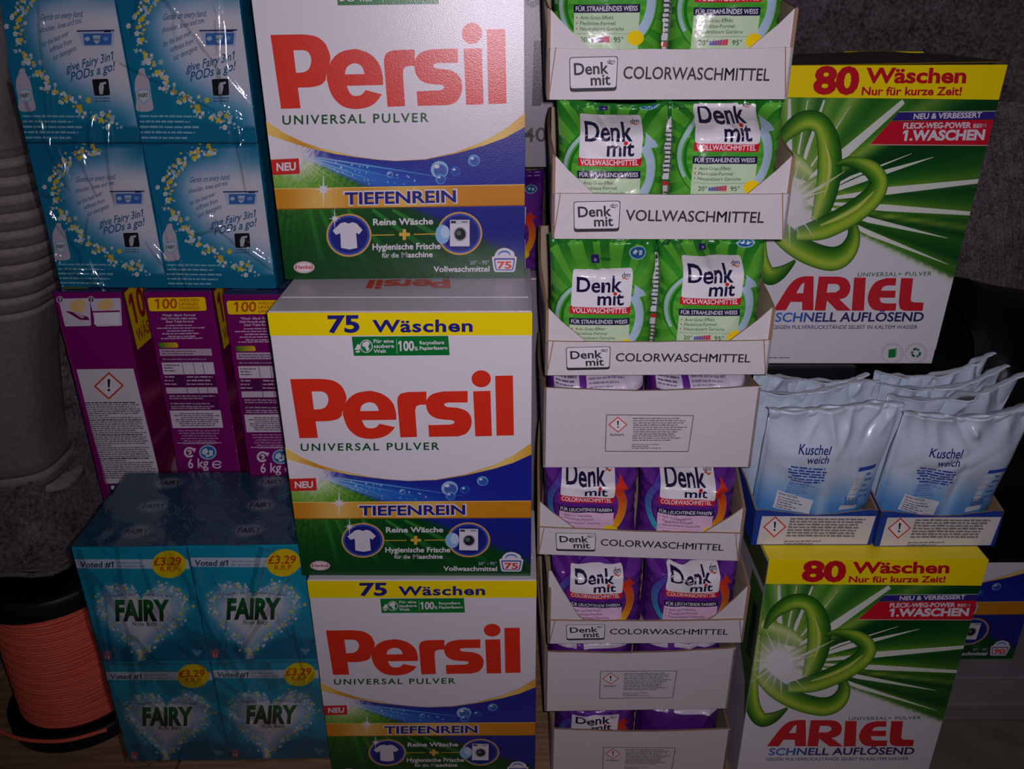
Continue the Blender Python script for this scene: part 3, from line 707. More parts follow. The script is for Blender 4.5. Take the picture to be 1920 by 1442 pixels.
def fairy_back_art():
    a = Art(F_U, Q_FU, clip=(.006, .994, .003, .997))
    cl = [(560, 735), (470, 752), (395, 790), (352, 860), (345, 930), (372, 1010), (410, 1080), (450, 1130), (510, 1185), (580, 1230), (660, 1270), (740, 1300), (800, 1325)]
    cs = np.array(smooth_line(cl, 4)); poly_in = [tuple(p) for p in cs] + [(1000, 1330), (1000, 735)]
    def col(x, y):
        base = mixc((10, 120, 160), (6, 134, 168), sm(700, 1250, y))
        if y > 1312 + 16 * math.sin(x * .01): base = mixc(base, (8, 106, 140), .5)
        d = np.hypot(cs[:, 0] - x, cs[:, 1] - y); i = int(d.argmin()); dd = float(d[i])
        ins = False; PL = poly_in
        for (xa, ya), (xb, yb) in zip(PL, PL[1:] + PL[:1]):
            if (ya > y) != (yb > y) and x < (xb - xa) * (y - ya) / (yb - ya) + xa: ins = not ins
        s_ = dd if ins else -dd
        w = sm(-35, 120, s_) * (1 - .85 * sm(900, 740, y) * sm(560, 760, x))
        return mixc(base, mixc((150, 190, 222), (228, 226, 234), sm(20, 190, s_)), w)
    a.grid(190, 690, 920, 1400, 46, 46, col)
    R = random.Random(5)
    for i in range(230):
        p = cs[R.randrange(len(cs))]; r = R.uniform(3, 11)
        flower(a, p[0] + R.gauss(0, 22), p[1] + R.gauss(0, 18), r, R.choice([(234, 236, 240), (214, 226, 236), (236, 212, 40), (230, 190, 50), (236, 236, 238), (170, 206, 226)]), R)
    bl = (40, 104, 150)
    for t, p0, p1, h in (('Gentle on every hand,', (448, 893), (646, 880), 26), ('shoulder, knee and toe.', (446, 945), (640, 905), 22), ('for the best ever', (456, 1004), (580, 956), 22), ('softness from', (490, 1026), (592, 990), 22), ('our detergents', (505, 1060), (612, 1018), 22),
                         ('give Fairy 3in1', (564, 1108), (778, 1060), 34), ('PODs a go!', (584, 1146), (784, 1102), 36)):
        a.text(t, p0, p1, h, bl, .008 if h < 30 else .016, .3)
    a.poly([(618, 938), (786, 938), (784, 1004), (642, 1004)], (196, 204, 226)); a.rect(616, 936, 788, 942, (40, 44, 90)); a.poly([(645, 950), (776, 950), (772, 998), (650, 998)], (60, 116, 190)); a.poly([(690, 958), (724, 958), (720, 984), (707, 994), (694, 984)], (190, 210, 230)); a.text('FAIRY', (694, 980), (720, 980), 9, DGREEN, .02); a.rect(740, 936, 772, 946, (30, 34, 80)); a.ell((664, 972), 12, 9, (190, 206, 230)); a.ell((748, 972), 12, 9, (120, 170, 220))
    a.rrect([(680, 1138), (754, 1136), (762, 1204), (690, 1206)], 8, (26, 26, 34)); a.poly([(714, 1200), (710, 1172), (716, 1154), (728, 1150), (734, 1170), (728, 1200)], (206, 204, 212)); a.poly([(726, 1152), (744, 1148), (744, 1158), (730, 1160)], (206, 204, 212))
    a.greek(690, 1218, 775, 2, 12, 5, (70, 90, 120), 2, 0, .2)
    # bottle picture
    a.poly(smooth_line([(350, 1092), (372, 1090), (376, 1110), (392, 1134), (402, 1170), (410, 1215), (416, 1262), (344, 1264), (340, 1215), (330, 1170), (332, 1134), (344, 1112)], 3, True), (206, 196, 208))
    a.poly([(340, 1180), (372, 1172), (404, 1180), (402, 1216), (374, 1238), (346, 1216)], (150, 190, 214)); a.poly([(346, 1184), (372, 1178), (398, 1184), (396, 1212), (374, 1230), (350, 1212)], (216, 220, 226)); a.text('FAIRY', (350, 1210), (394, 1208), 16, DGREEN, .03)
    a.greek(358, 1290, 640, 5, 22, 9, (150, 196, 214), 8, .012, .2); a.stroke([(205, 700), (370, 1392)], 4, (6, 86, 116))
    return a
def fairy_top_art():
    a = Art((0, 0, 1), [(0, 0), (138, 0), (138, 57), (0, 57)])
    def col(x, y):
        k = math.hypot((x - 66) / 24, (y - 26) / 15) * (1 + .12 * math.cos(2 * math.atan2(y - 26, x - 66)))
        return mixc((150, 168, 178), (6, 96, 122), sm(.55, 1.15, k))
    a.grid(-2, -2, 140, 59, 40, 20, col)
    a.text('FAIRY', (53, 31), (82, 30), 10, (40, 50, 56), .03, -.05)
    a.stroke([(0, 56.5), (138, 56.5)], .8, (20, 128, 150))
    return a

# purple cartons
MAG = (122, 8, 100); MAGD = (96, 4, 82)
Q_D1 = [(98.2, 548.1), (226.5, 547.4), (315.1, 969.3), (202.0, 969.9)]
Q_D2 = [(267.8, 546.5), (395.8, 545.9), (464.2, 967.4), (351.4, 967.9)]
def hazard(a, cx, cy, r, ry=None, tilt=0):
    ry = ry or r
    a.poly([(cx - r * 1.0, cy + tilt), (cx, cy - ry), (cx + r, cy - tilt), (cx, cy + ry)], (206, 62, 40)); k = .84
    a.poly([(cx - r * k, cy + tilt), (cx, cy - ry * k), (cx + r * k, cy - tilt), (cx, cy + ry * k)], (228, 224, 226))
    a.poly([(cx - r * .1, cy - ry * .48), (cx + r * .1, cy - ry * .48), (cx + r * .05, cy + ry * .12), (cx - r * .05, cy + ry * .12)], (26, 26, 30)); a.ell((cx, cy + ry * .3), r * .1, ry * .09, (26, 26, 30), 10)
def purple_hazard_art():
    a = Art(F_P, Q_D1)
    for x0, x1, n in ((292, 455, '1'), (448, 610, '2')):
        a.rrect([(x0, 214), (x1 - 6, 210), (x1 + 2, 350), (x0 + 34, 354)], 8, (206, 200, 212)); a.ell((x0 + 8, 218), 17, 17, WHITE); a.ell((x0 + 8, 218), 14, 14, (90, 80, 100)); a.text(n, (x0 + 3, 226), (x0 + 13, 226), 16, WHITE, .02)
    a.poly([(330, 278), (345, 276), (440, 305), (450, 322), (400, 320)], (110, 20, 80)); a.poly([(372, 286), (395, 284), (425, 308), (408, 312)], (190, 170, 190))
    a.poly(smooth_line([(350, 260), (360, 232), (390, 216), (425, 224), (425, 250), (410, 282), (385, 280), (360, 276)], 3, True), (226, 190, 120))
    a.poly(smooth_line([(490, 255), (500, 232), (530, 216), (560, 218), (566, 250), (545, 268), (520, 270), (500, 266)], 3, True), (226, 190, 120)); a.poly([(462, 276), (600, 272), (602, 280), (464, 284)], (130, 20, 90)); a.rect(472, 284, 600, 344, (228, 226, 232))
    a.poly([(384, 570), (668, 566), (810, 1140), (530, 1146)], (214, 210, 214)); a.set(F_P, Q_D1)
    hazard(a, 546, 653, 76, 70, 2)
    for i in range(36):
        y = 742 + i * 10.8; x0 = 428 + (y - 742) * .253; x1 = 700 + (y - 742) * .25
        a.greek(x0, y, x1, 1, 10, 6.5, (120, 116, 124) if i not in (0, 8, 15, 26) else (60, 56, 66), i, -.01, .06 if i % 7 != 6 else .5)
    a.rect(552, 1150, 600, 1196, (26, 40, 110)); a.ell((566, 1165), 9, 11, WHITE)
    a.stroke([(258, 190), (560, 1230)], 5, (150, 40, 120))
    return a
def purple_table_art():
    a = Art(F_P, Q_D2)
    a.rrect([(734, 206), (1030, 202), (1040, 278), (746, 280)], 14, (120, 20, 70)); a.rrect([(738, 209), (1027, 205), (1036, 274), (749, 277)], 13, (252, 214, 0))
    rd = (196, 84, 10)
    a.text('100', (776, 264), (888, 262), 48, rd, .02)
    for i, t in enumerate(('WÄSCHEN', 'LAVAGES', 'LAVAGGI')): a.text(t, (896 + 2 * i, 228 + 20 * i), ((996, 992, 996)[i], 227 + 20 * i), 15, rd, .02)
    w = (222, 206, 220)
    for i, (t, x0, x1) in enumerate((('*Dash 3fach Formel', 812, 978), ('Dash Formule triple action,', 808, 986), ('Dash Tripla formula', 832, 972))): a.text(t, (x0, 303 + 16 * i), (x1, 301 + 16 * i), 11, w, .015)
    for y, x0, x1 in ((352, 830, 972), (366, 786, 1026), (380, 836, 980), (394, 812, 1012), (408, 842, 990), (418, 806, 1022)): a.greek(x0, y, x1, 1, 10, 7, (200, 170, 196), int(y), -.012, .05)
    a.rrect([(790, 436), (888, 434), (896, 460), (800, 462)], 11, lambda x, y: mixc((30, 120, 40), (230, 190, 40), sm(800, 880, x)))
    def T(y0, y1, c):
        f = lambda y: (798 + (y - 468) * .172, 1058 + (y - 468) * .152)
        a.poly([(f(y0)[0], y0), (f(y0)[1], y0 - 2), (f(y1)[1], y1 - 2), (f(y1)[0], y1)], c)
    T(468, 502, (190, 170, 190)); T(504, 534, (104, 30, 92)); T(536, 596, (214, 204, 214)); T(600, 660, (84, 18, 76)); T(662, 692, (200, 186, 200)); T(696, 728, (90, 20, 80)); T(732, 774, (90, 20, 80)); T(778, 866, (212, 204, 212))
    for x in (916, 972, 1018):
        a.stroke([(x - 4, 536), (x + 26, 694)], 3, (110, 50, 104))
    for y in (612, 630, 648): a.greek(826, y, 912, 1, 1, 8, (190, 160, 186), y, 0, .3); a.greek(936, y, 1072, 1, 1, 8, (190, 160, 186), y + 1, 0, .1)
    for y in (482, 494, 522, 552, 566, 580): a.greek(806 + (y - 468) * .17, y, 900 if y > 540 else 1040, 1, 1, 6, (110, 70, 110) if y < 500 or y > 540 else (180, 140, 176), y, 0, .3)
    for y in (708, 720, 746, 760, 770): a.greek(848 + (y - 708) * .17, y, 1090, 1, 1, 7, (180, 150, 176), y, 0, .25)
    for i in range(7): a.greek(866 + i * 1.8, 796 + i * 10, 1104, 1, 1, 6, (120, 90, 116), i, 0, .2, True)
    for i in range(6): a.greek(880 + i * 8, 882 + i * 13, 1112 - i * 6, 1, 1, 7, (170, 130, 164), 40 + i, 0, .15, True)
    a.greek(890, 944, 1124, 1, 1, 6, (200, 170, 196), 77, -.01, .05)
    a.ell((950, 988), 28, 27, w, 24, .62, 40, 330); a.ell((950, 988), 12, 12, w, 12, .3, 200, 480); a.poly([(962, 966), (984, 968), (974, 990)], w)
    a.ell((1042, 988), 44, 37, (150, 190, 216)); a.ell((1042, 988), 36, 30, (46, 100, 160)); a.poly([(1016, 976), (1034, 966), (1046, 984), (1030, 1002), (1012, 994)], (206, 216, 226)); a.poly([(1050, 976), (1068, 980), (1066, 1004), (1048, 1008)], (206, 216, 226)); a.ell((1040, 1006), 9, 7, (206, 216, 226))
    a.text('6', (944, 1068), (970, 1067), 46, w, .015); a.text('kg', (992, 1066), (1046, 1064), 46, w, .015)
    a.ell((1088, 1050), 25, 20, w, 24, .7, 20, 340); a.rect(1068, 1047, 1104, 1053, w)
    return a
def purple_side_art():
    """broad side: yellow 100 label above pale rays; plan 260 x 335 mm"""
    a = Art((0, 0, 1), [(0, 0), (260, 0), (260, 335), (0, 335)])
    def col(x, y):
        t = ang(300, 210, x, y); k = .5 + .5 * math.sin(t * .55) * math.sin(t * .21 + 1)
        return mixc(mixc((112, 8, 84), (160, 30, 90), k * sm(60, 120, y)), (196, 150, 170), .5 * max(0, k - .62) * 2 * sm(70, 120, y))
    a.grid(0, 0, 260, 335, 26, 34, col)
    a.poly([(8, 4), (120, -6), (120, 86), (12, 84)], (250, 216, 0)); a.text('100', (16, 50), (84, 48), 38, (180, 50, 20), .03); a.text('WÄSCHEN', (18, 76), (112, 74), 17, (180, 90, 20), .025)
    a.ell((80, 290), 60, 34, (150, 60, 90)); a.ell((70, 284), 30, 14, (200, 150, 170))
    return a

# white display trays
CHAR = (48, 46, 50)
def dm_mark(a, x, y, w, col, rib):
    a.text('dm', (x, y), (x + w, y - w * .03), w * .42, col, .012, .15)
    a.stroke([(x + w * .02, y + w * .13), (x + w * .35, y + w * .06), (x + w * .62, y + w * .17), (x + w * .98, y + w * .05)], [w * .02, w * .13, w * .12, w * .03], rib, 4)
def panel_art(word):
    """front panel, plan 0..1 of 229.6 x 46 mm"""
    a = Art((0, 0, 1), [(130, 237), (1338, 247), (1325, 505), (120, 492)])
    q = [(236, 284), (474, 281), (468, 446), (236, 449)]
    a.rrect([(236, 300), (474, 297), (468, 452), (236, 455)], 16, CHAR); a.rrect([(236, 282), (475, 279), (469, 438), (236, 441)], 16, CHAR); a.rrect([(240, 286), (471, 283), (465, 434), (240, 436)], 14, (222, 219, 222))
    a.text('Denk', (259, 370), (430, 364), 57, CHAR, .022); a.text('mit', (340, 423), (438, 420), 54, CHAR, .022); dm_mark(a, 421, 312, 38, CHAR, CHAR)
    a.text(word, (500, 391), (1228, 411) if word[0] == 'C' else (1210, 409), 60, CHAR, .014, .02)
    return a
def tray_hazard_art():
    a = Art(F_T4, [(1029, 725), (1421, 725), (1407, 876), (1018, 876)])
    q = [(492, 1090), (980, 1095), (952, 1305), (478, 1303)]
    for i in range(4): a.stroke([q[i], q[(i + 1) % 4]], 4, (70, 66, 72))
    hazard(a, 555, 1147, 54, 46); a.text('Achtung', (507, 1213), (590, 1211), 15, (70, 66, 72), .02)
    a.greek(640, 1114, 950, 8, 13, 7, (120, 116, 120), 5, 0, .25); a.greek(634, 1216, 925, 3, 12.5, 7, (120, 116, 120), 6, .002, .2); a.greek(630, 1266, 820, 3, 11, 7, (130, 126, 130), 7, 0, .5)
    return a

# soft pouches with a ring, a white name panel and stripes
DN = (30, 28, 66)
def pouch_art(kind):
    a = Art((0, 0, 1), [(150, 495), (725, 495), (725, 1190), (150, 1190)], cut=15, clip=(0.015, .985, .02, 2.0))
    g = kind == 'green'
    dark, mid, lt = ((20, 106, 34), (54, 158, 46), (142, 202, 70)) if g else ((66, 20, 110), (92, 34, 136), (136, 84, 170))
    cx, cy = 420, 850
    for k in range(22):                                                          # rays from the ring's centre
        t = k * 2 * math.pi / 22 + .1; w = .09 if k % 2 else .05; P = lambda r, o: (cx + r * math.cos(t + o), cy + r * math.sin(t + o))
        a.poly([P(150, -w), P(430, -w * 1.1), P(430, w * 1.1), P(150, w)], mixc(mid, lt, .45 if g else .3))
    rng = (96, 178, 60) if g else (110, 60, 160)
    a.ell((cx, cy), 246, 246, mixc(mid, dark, .6), 60, .80); a.ell((cx, cy), 240, 240, rng, 60, .88)
    if g:
        a.ell((cx, cy), 232, 232, (176, 204, 222), 40, .80, -38, 48); a.poly([(cx + 224, cy - 150), (cx + 240, cy - 120), (cx + 168, cy - 112), (cx + 172, cy - 190)], (176, 204, 222))
        a.ell((cx, cy), 236, 236, (176, 208, 216), 30, .93, 150, 245)
    else:
        for i in range(12): a.ell((cx, cy), 232, 232, mixc((216, 60, 40), (240, 190, 30), i / 11), 4, .78, -40 + i * 8.2, -40 + (i + 1) * 8.2)
        a.poly([(cx + 190, cy - 176), (cx + 236, cy - 112), (cx + 160, cy - 112)], (212, 56, 40))
        for i in range(8): a.ell((cx, cy), 236, 236, mixc((90, 60, 170), (60, 170, 190), i / 7), 4, .86, 232 - i * 12, 232 - (i + 1) * 12)
    pale = (196, 222, 182) if g else (226, 190, 216)
    a.poly([(256, 885), (574, 885), (574, 1170), (256, 1170)], pale)
    tc = (60, 84, 70) if g else (84, 50, 104)
    L = ('Anti-Grau-Effekt', 'Flecklöse-Formel', 'Neutralisiert Gerüche') if g else ('Farb- und Faserschutz', 'Flecklöse-Formel', 'Neutralisiert Gerüche')
    for i, (t, x1) in enumerate(zip(L, (446, 456, 500))):
        a.ell((270, 912 + 27 * i), 4, 4, (200, 60, 60), 6); a.text(t, (286, 920 + 27 * i), (x1, 920 + 27 * i), 17, tc, .006)
    a.rect(266, 988, 566, 990, (110, 130, 110)); a.text('20°', (290, 1030), (334, 1030), 24, tc, .01); a.text('95°', (452, 1030), (500, 1030), 24, tc, .01)
    for i in range(7): a.rect(342 + i * 13, 1026 - i * 2, 354 + i * 13, 1030, mixc((70, 90, 200), (220, 50, 70), i / 6)); a.rect(342 + i * 13, 1010 - i * 1.5, 354 + i * 13, 1026 - i * 2, mixc((90, 100, 190), (220, 60, 80), i / 6))
    a.ell((560, 1010), 42, 36, (246, 214, 20), 24)
    a.rrect([(254, 850), (574, 850), (574, 889), (254, 889)], 5, DN)
    a.text('FÜR STRAHLENDES WEISS' if g else 'FÜR LEUCHTENDE FARBEN', (264, 881), (562, 880), 22, (226, 226, 232), .012)
    L0, y1, c1, y2, c2 = (578, 695, 82, 770, 76) if g else (634, 713, 64, 771, 54)
    a.poly([(255, 782), (577, 782), (574, 826), (255, 826)], (206, 30, 48)); a.rrect([(268, L0 + 1), (580, L0 - 1), (574, 786), (260, 786)], 16, (232, 230, 234)) if g else a.rrect([(266, L0 + 1), (580, L0 - 1), (574, 784), (260, 784)], 14, (232, 230, 234))
    a.text('VOLLWASCHMITTEL' if g else 'COLORWASCHMITTEL', (267, 819), (560, 818), 28, (238, 232, 234), .014)
    a.text('Denk', (289, y1), (525, y1 - 1), c1, DN, .022); a.text('mit', (400, y2), (535, y2 - 1), c2, DN, .022); a.ell((490, y2 - c2 * .86), 11, 10, (214, 40, 40), 14)
    dm_mark(a, 519, 617 if g else 662, 45, DN, (206, 90, 40))
    a.ell((620, 515), 46, 30, (150, 196, 214), 26); a.ell((620, 515), 39, 25, (36, 96, 150), 26); a.poly([(596, 510), (612, 500), (622, 510), (608, 522), (596, 520)], (206, 218, 228)); a.poly([(628, 506), (646, 510), (640, 526), (626, 528)], (206, 218, 228))
    a.rect(368, 520, 410, 552, (52, 40, 110)); a.ell((390, 540), 7, 6, (206, 206, 220), 10, .5); a.greek(418, 545, 480, 1, 1, 16, mixc(dark, mid, .3), 3)
    a.text('10', (392, 598 - 52), (404, 546), 6, (220, 220, 230)) if False else None
    return a
def pouch_back_art(kind):
    a = Art((0, 0, 1), [(150, 495), (725, 495), (725, 1190), (150, 1190)], cut=15, clip=(0.015, .985, .02, 2.0))
    a.rrect([(370, 545), (690, 535), (700, 700), (372, 700)], 14, (214, 206, 220)); a.text('PLANUNGSHILFE', (384, 572), (500, 570), 14, (60, 50, 90), .02); a.greek(384, 588, 600, 6, 16, 8, (150, 140, 170), 3)
    a.poly([(540, 590), (620, 566), (680, 556), (684, 580), (600, 600)], (170, 168, 200))
    a.poly([(180, 545), (330, 580), (330, 700), (190, 700)], (206, 200, 214)); a.greek(196, 590, 320, 6, 16, 8, (110, 96, 130), 5)
    a.poly([(230, 545), (330, 560), (310, 590), (250, 570)], (40, 34, 90))
    return a

# pale blue pouches and their low trays
def soft_art():
    a = Art((1380, 480, .38849), [(1434, 750), (1652, 753), (1626, 1018), (1414, 1018)], cut=18, clip=(0.02, .98, .02, 1.0))
    nb = (36, 44, 116); a.part = 'script_lettering'
    a.text('Kuschel', (254, 930), (392, 938), 44, nb, .012, .16); a.text('weich', (292, 978), (390, 980), 38, nb, .012, .12)
    a.part = 'care_text'
    for i, (x0, x1) in enumerate(((228, 386), (218, 396), (222, 398), (236, 400), (226, 394), (238, 372))): a.greek(x0, 1000 + 14.5 * i, x1, 1, 1, 10, (54, 84, 168), i + 3, .1, .08)
    for i in range(6): a.greek(234 - i * 3, 1088 + 10.5 * i, 360 - i * 4, 1, 1, 6, (90, 130, 190), i + 20, .05, .2)
    a.part = 'ingredient_table'; a.poly([(186, 1134), (352, 1176), (338, 1246), (170, 1222)], (214, 220, 226)); a.text('INHALTSSTOFFE', (190, 1152), (278, 1172), 10, (60, 60, 80), .02)
    for i in range(5): a.greek(190 - i * 2, 1166 + 12 * i, 322 - i * 3, 1, 1, 6, (110, 116, 140), i + 50, .22, .3)
    a.part = 'dosing_table'; a.poly([(532, 1006), (622, 1002), (618, 1022), (530, 1026)], (50, 80, 170))
    for k in range(5): a.poly([(530 - k * 5, 1034 + k * 30), (566 - k * 5, 1034 + k * 30), (562 - k * 5, 1058 + k * 30), (525 - k * 5, 1060 + k * 30)], (206, 214, 224)); a.greek(575 - k * 4, 1050 + k * 30, 612, 1, 1, 14, (84, 120, 180), k)
    for k in range(12): a.rect(500 + k * 5.2, 1164, 500 + k * 5.2 + (2 if k % 3 else 3.5), 1202, (70, 76, 110))
    a.part = 'bar_code'; a.poly([(480, 1206), (560, 1204), (556, 1226), (474, 1230)], (206, 214, 222)); a.stroke([(560, 1240), (600, 1226), (640, 1216)], [4, 12, 5], (40, 130, 80)); a.ell((600, 1234), 9, 7, (200, 60, 50))
    return a
def low_tray_art():
    """front label, plan 140.8 x 50 mm"""
    a = Art((1380, 480, .38849), [(1413, 966), (1645, 966), (1632.5, 1022), (1408, 1021)])
    a.poly([(90, 1215), (720, 1215), (720, 1420), (50, 1420)], (30, 62, 150)); a.poly([(122, 1250), (680, 1248), (630, 1392), (98, 1390)], (216, 212, 208))
    hazard(a, 180, 1322, 56, 42)
    for i in range(7): a.greek(252 - i * 2.5, 1294 + i * 11, 628 - i * 10, 1, 1, 8, (128, 124, 122), 60 + i, .01, .05)
    a.greek(228, 1382, 420, 2, 9, 6, (140, 136, 134), 80)
    return a

# ------------------------------------------------------------------ the setting
def grid_mesh(nx, ny, fn, col=(1, 1, 1), smooth=True):
    V = [fn(i / nx, j / ny) for j in range(ny + 1) for i in range(nx + 1)]
    Fc = [(j * (nx + 1) + i, j * (nx + 1) + i + 1, (j + 1) * (nx + 1) + i + 1, (j + 1) * (nx + 1) + i) for j in range(ny) for i in range(nx)]
    return MB().add(V, Fc, col, smooth)
def struct(name, x0, x1, y0, y1, z0, z1, mat):
    return tag(MB().box(x0, x1, y0, y1, z0, z1, (.5, .5, .5), 0).build(name, mat), kind='structure')
struct('floor', -1.6, 1.6, -0.4, 1.9, -0.06, -0.016, M_FLOOR)
struct('wall_back', -1.6, 1.6, 1.82, 1.9, -0.016, 1.7, M_DARKWALL)
struct('wall_left', -1.66, -1.6, -0.4, 1.9, -0.06, 1.7, M_DARKWALL)
struct('wall_right', 1.6, 1.66, -0.4, 1.9, -0.06, 1.7, M_DARKWALL)

# plywood deck the stacks stand on: boards side by side
deck = empty('plywood_deck', (-0.2, 0.7, -0.016), 0, 'light brown wooden boards on the floor under the carton stacks', 'deck')
bx = [-1.45, -1.12, -0.79, -0.46, -0.13, 0.20, 0.545]
for i in range(len(bx) - 1):
    MB().box(bx[i] + .2 + .002, bx[i + 1] + .2 - .002, -0.45, 0.9, 0, 0.0155 + .0004 * (i % 2), (.5, .5, .5), .002).build('board', M_WOOD, deck)

# ------------------------------------------------------------------ cartons
WP, HP, DP = 0.27, 0.3295, 0.148
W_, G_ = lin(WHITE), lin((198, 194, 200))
def lay(art, w, h, parts, body, root, mat=M_CARTON, body_parts=(None,)):
    """front print: body_parts join the body mesh, the others become parts of the thing"""
    for p in body_parts: art.flat((-w / 2, 0, 0), (w, 0, 0), (0, 0, h), (0, -1, 0), p, body)
    for p in parts:
        mb = art.flat((-w / 2, 0, 0), (w, 0, 0), (0, 0, h), (0, -1, 0), p)
        if mb.f: mb.build(p, mat, root)

pa = persil_art()
PB_ART = pa
top_red = Art((0, 0, 1), [(0, 0), (270, 0), (270, 148), (0, 148)])
persil_logo(top_red, 82, 59, .08)
def powder_carton(name, label, loc, yaw, art, group):
    root = empty(name, loc, yaw, label, 'detergent box', group)
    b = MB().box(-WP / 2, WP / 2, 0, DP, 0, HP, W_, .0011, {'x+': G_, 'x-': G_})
    lay(art, WP, HP, ('lettering', 'gold_banner', 'red_flag', 'shirt_emblem', 'washer_emblem', 'load_basket', 'claim_text', 'oval_seal', 'wash_load_strip', 'green_label'), b, root)
    b.add([(-WP / 2 + .001, -.0005, .001), (-WP / 2 + .001, .03, -.0)], [], W_)
    # side print carried round the corner: blue to green field and gold line
    for sx in (-1, 1):
        x = sx * (WP / 2 + .0004); f = lin((26, 70, 70) if sx < 0 else NAVY)
        b.add([(x, .002, .003), (x, DP - .002, .003), (x, DP - .002, .11), (x, .06, .125), (x, .002, .152)], [(0, 1, 2, 3, 4)] if sx > 0 else [(4, 3, 2, 1, 0)], f)
        b.add([(x, .002, .152), (x, .06, .125), (x, DP - .002, .11), (x, DP - .002, .116), (x, .06, .131), (x, .002, .162)], [(0, 1, 2, 3, 4, 5)] if sx > 0 else [(5, 4, 3, 2, 1, 0)], lin(GOLD))
    b.build('carton', M_CARTON, root)
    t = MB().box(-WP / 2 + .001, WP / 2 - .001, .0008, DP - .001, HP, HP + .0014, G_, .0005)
    t.box(-WP / 2 + .004, WP / 2 - .004, .043, .0445, HP + .0014, HP + .0020, lin((214, 210, 216)), 0)
    top_red.flat((WP / 2, DP, HP + .0016), (-WP, 0, 0), (0, -DP, 0), (0, 0, 1), None, t, .0003)
    t.build('top_flap', M_CARTON, root)
    return root
GP = 'white powder cartons with large red lettering'
powder_carton('powder_carton', 'white powder carton with large red lettering, topmost of the stack of three', (-.1203, .9137, 2 * HP + .004), .9036, pa, GP)
powder_carton('powder_carton', 'white powder carton with red lettering, middle of the stack of three, grey top showing', (-.1141, .8062, HP + .002), -.7218, pa, GP)
powder_carton('powder_carton', 'white powder carton with red lettering, lowest of the stack, cut by the bottom edge', (-.107, .7988, 0), -.4245, pa, GP)

# wide powder carton half hidden at the lower right
p90 = persil_art('90')
step = empty('storage_box', (.80, .895, -.016), 0, 'low grey plastic storage box under the powder carton at lower right', 'storage box')
MB().box(-.243, .5, .012, .42, 0, .085, (.5, .5, .5), .006).build('body', M_GREYPLASTIC, step)
MB().box(-.25, .51, 0, .43, .036, .048, (.5, .5, .5), .003).build('rim', M_GREYPLASTIC, step)
MB().box(-.247, .505, .006, .426, .0855, .0925, (.5, .5, .5), .003).build('lid', M_GREYPLASTIC, step)
powder_carton('powder_carton', 'powder carton with a red 90 basket, standing on the grey storage box at right', (.589, .937, .0768), 0, p90, GP)

WA, HA, DA = 0.2501, 0.3677, 0.150
aa = ariel_art()
def ring_carton(label, loc, yaw, pitch=0, torn=False):
    root = empty('powder_carton', loc, yaw, label, 'detergent box', 'white powder cartons with green ring emblems', pitch)
    b = MB().box(-WA / 2, WA / 2, 0, DA, 0, HA - .004, W_, .0011, {'x+': lin((60, 110, 50)), 'x-': lin((186, 182, 190)), 'z+': lin((120, 96, 70)) if torn else W_})
    lay(aa, WA, HA, ('lettering', 'ring_emblem', 'claim_flag', 'variety_text', 'slogan_text', 'paper_badge', 'recycling_badge', 'small_print', 'wash_load_strip'), b, root)
    # ragged green print that runs onto the narrow left side
    x = -WA / 2 - .0004
    b.add([(x, .002, HA - .05), (x, .05, HA - .05), (x, .06, HA - .17), (x, .02, HA - .2), (x, .002, HA - .25)], [(0, 1, 2, 3, 4)], lin((70, 110, 50)))
    b.add([(x, .002, HA - .005), (x, .10, HA - .005), (x, .10, HA - .04), (x, .002, HA - .04)], [(0, 1, 2, 3)], lin((70, 84, 40)))
    for i in range(3): b.add([(x - .0002, .012 + .03 * i, HA - .08), (x - .0002, .03 + .03 * i, HA - .08), (x - .0002, .03 + .03 * i, HA - .16), (x - .0002, .012 + .03 * i, HA - .16)], [(0, 1, 2, 3)], lin((40, 44, 46)))
    b.build('carton', M_CARTON, root)
    if not torn:
        MB().box(-WA / 2, WA / 2, 0, DA, HA - .004, HA, lin(YEL), .001).build('lid', M_CARTON, root)
    else:
        t = MB()
        t.box(-WA / 2, WA / 2, .0, .003, HA - .004, HA, lin(YEL), .0006)
        t.prism([(-WA / 2, 0), (WA / 2 - .004, 0), (WA / 2 - .02, .05), (.02, .085), (-WA / 2, .08)], lambda a, c, d: (a, .003 + c, HA + .0005 + c * .02 + d + .002 * math.sin(a * 60)), .0012, lin((66, 52, 30)), lin((60, 48, 28)), lin((110, 92, 10)))
        t.prism([(-.02, .10), (.075, .098), (.07, .112), (-.01, .114)], lambda a, c, d: (a, .003 + c, HA + .0012 + c * .005 + d), .0012, lin(YEL), lin(YEL), lin(YEL))
        t.build('torn_lid', M_CARTON, root, True)
    return root
ring_carton('tall white powder carton with green rings, leaning behind the pale blue pouches', (.4238, 1.0086, .5140), -.7746, 2.72, True)
ring_carton('tall white powder carton with green rings, at the lower right under the pale blue pouches', (.4175, .7843, 0), -.1134)

# black crates that carry the upper goods at the right
def crate(label, x0, x1, y0, y1, z0, z1):
    root = empty('plastic_crate', ((x0 + x1) / 2, y0, z0), 0, label, 'crate', 'black crates behind the pouches')
    w = (x1 - x0) / 2; d = y1 - y0; h = z1 - z0
    MB().box(-w, w, 0, d, 0, h - .02, (.5, .5, .5), .004).build('body', M_BLACKPLASTIC, root)
    MB().box(-w - .004, w + .004, -.004, d, h - .02, h, (.5, .5, .5), .003).build('rim', M_BLACKPLASTIC, root)
    return root
crate('black crate on the floor behind the lower ring carton, beneath the upper crate', .285, .445, .945, 1.26, .0, .3672)
crate('black crate under the upper ring carton, standing on the other crate', .285, .58, 1.010, 1.26, .3677, .5135) if False else crate('black crate just under the upper ring carton, behind the pale blue pouches', .285, .445, 1.003, 1.26, .3677, .5135)

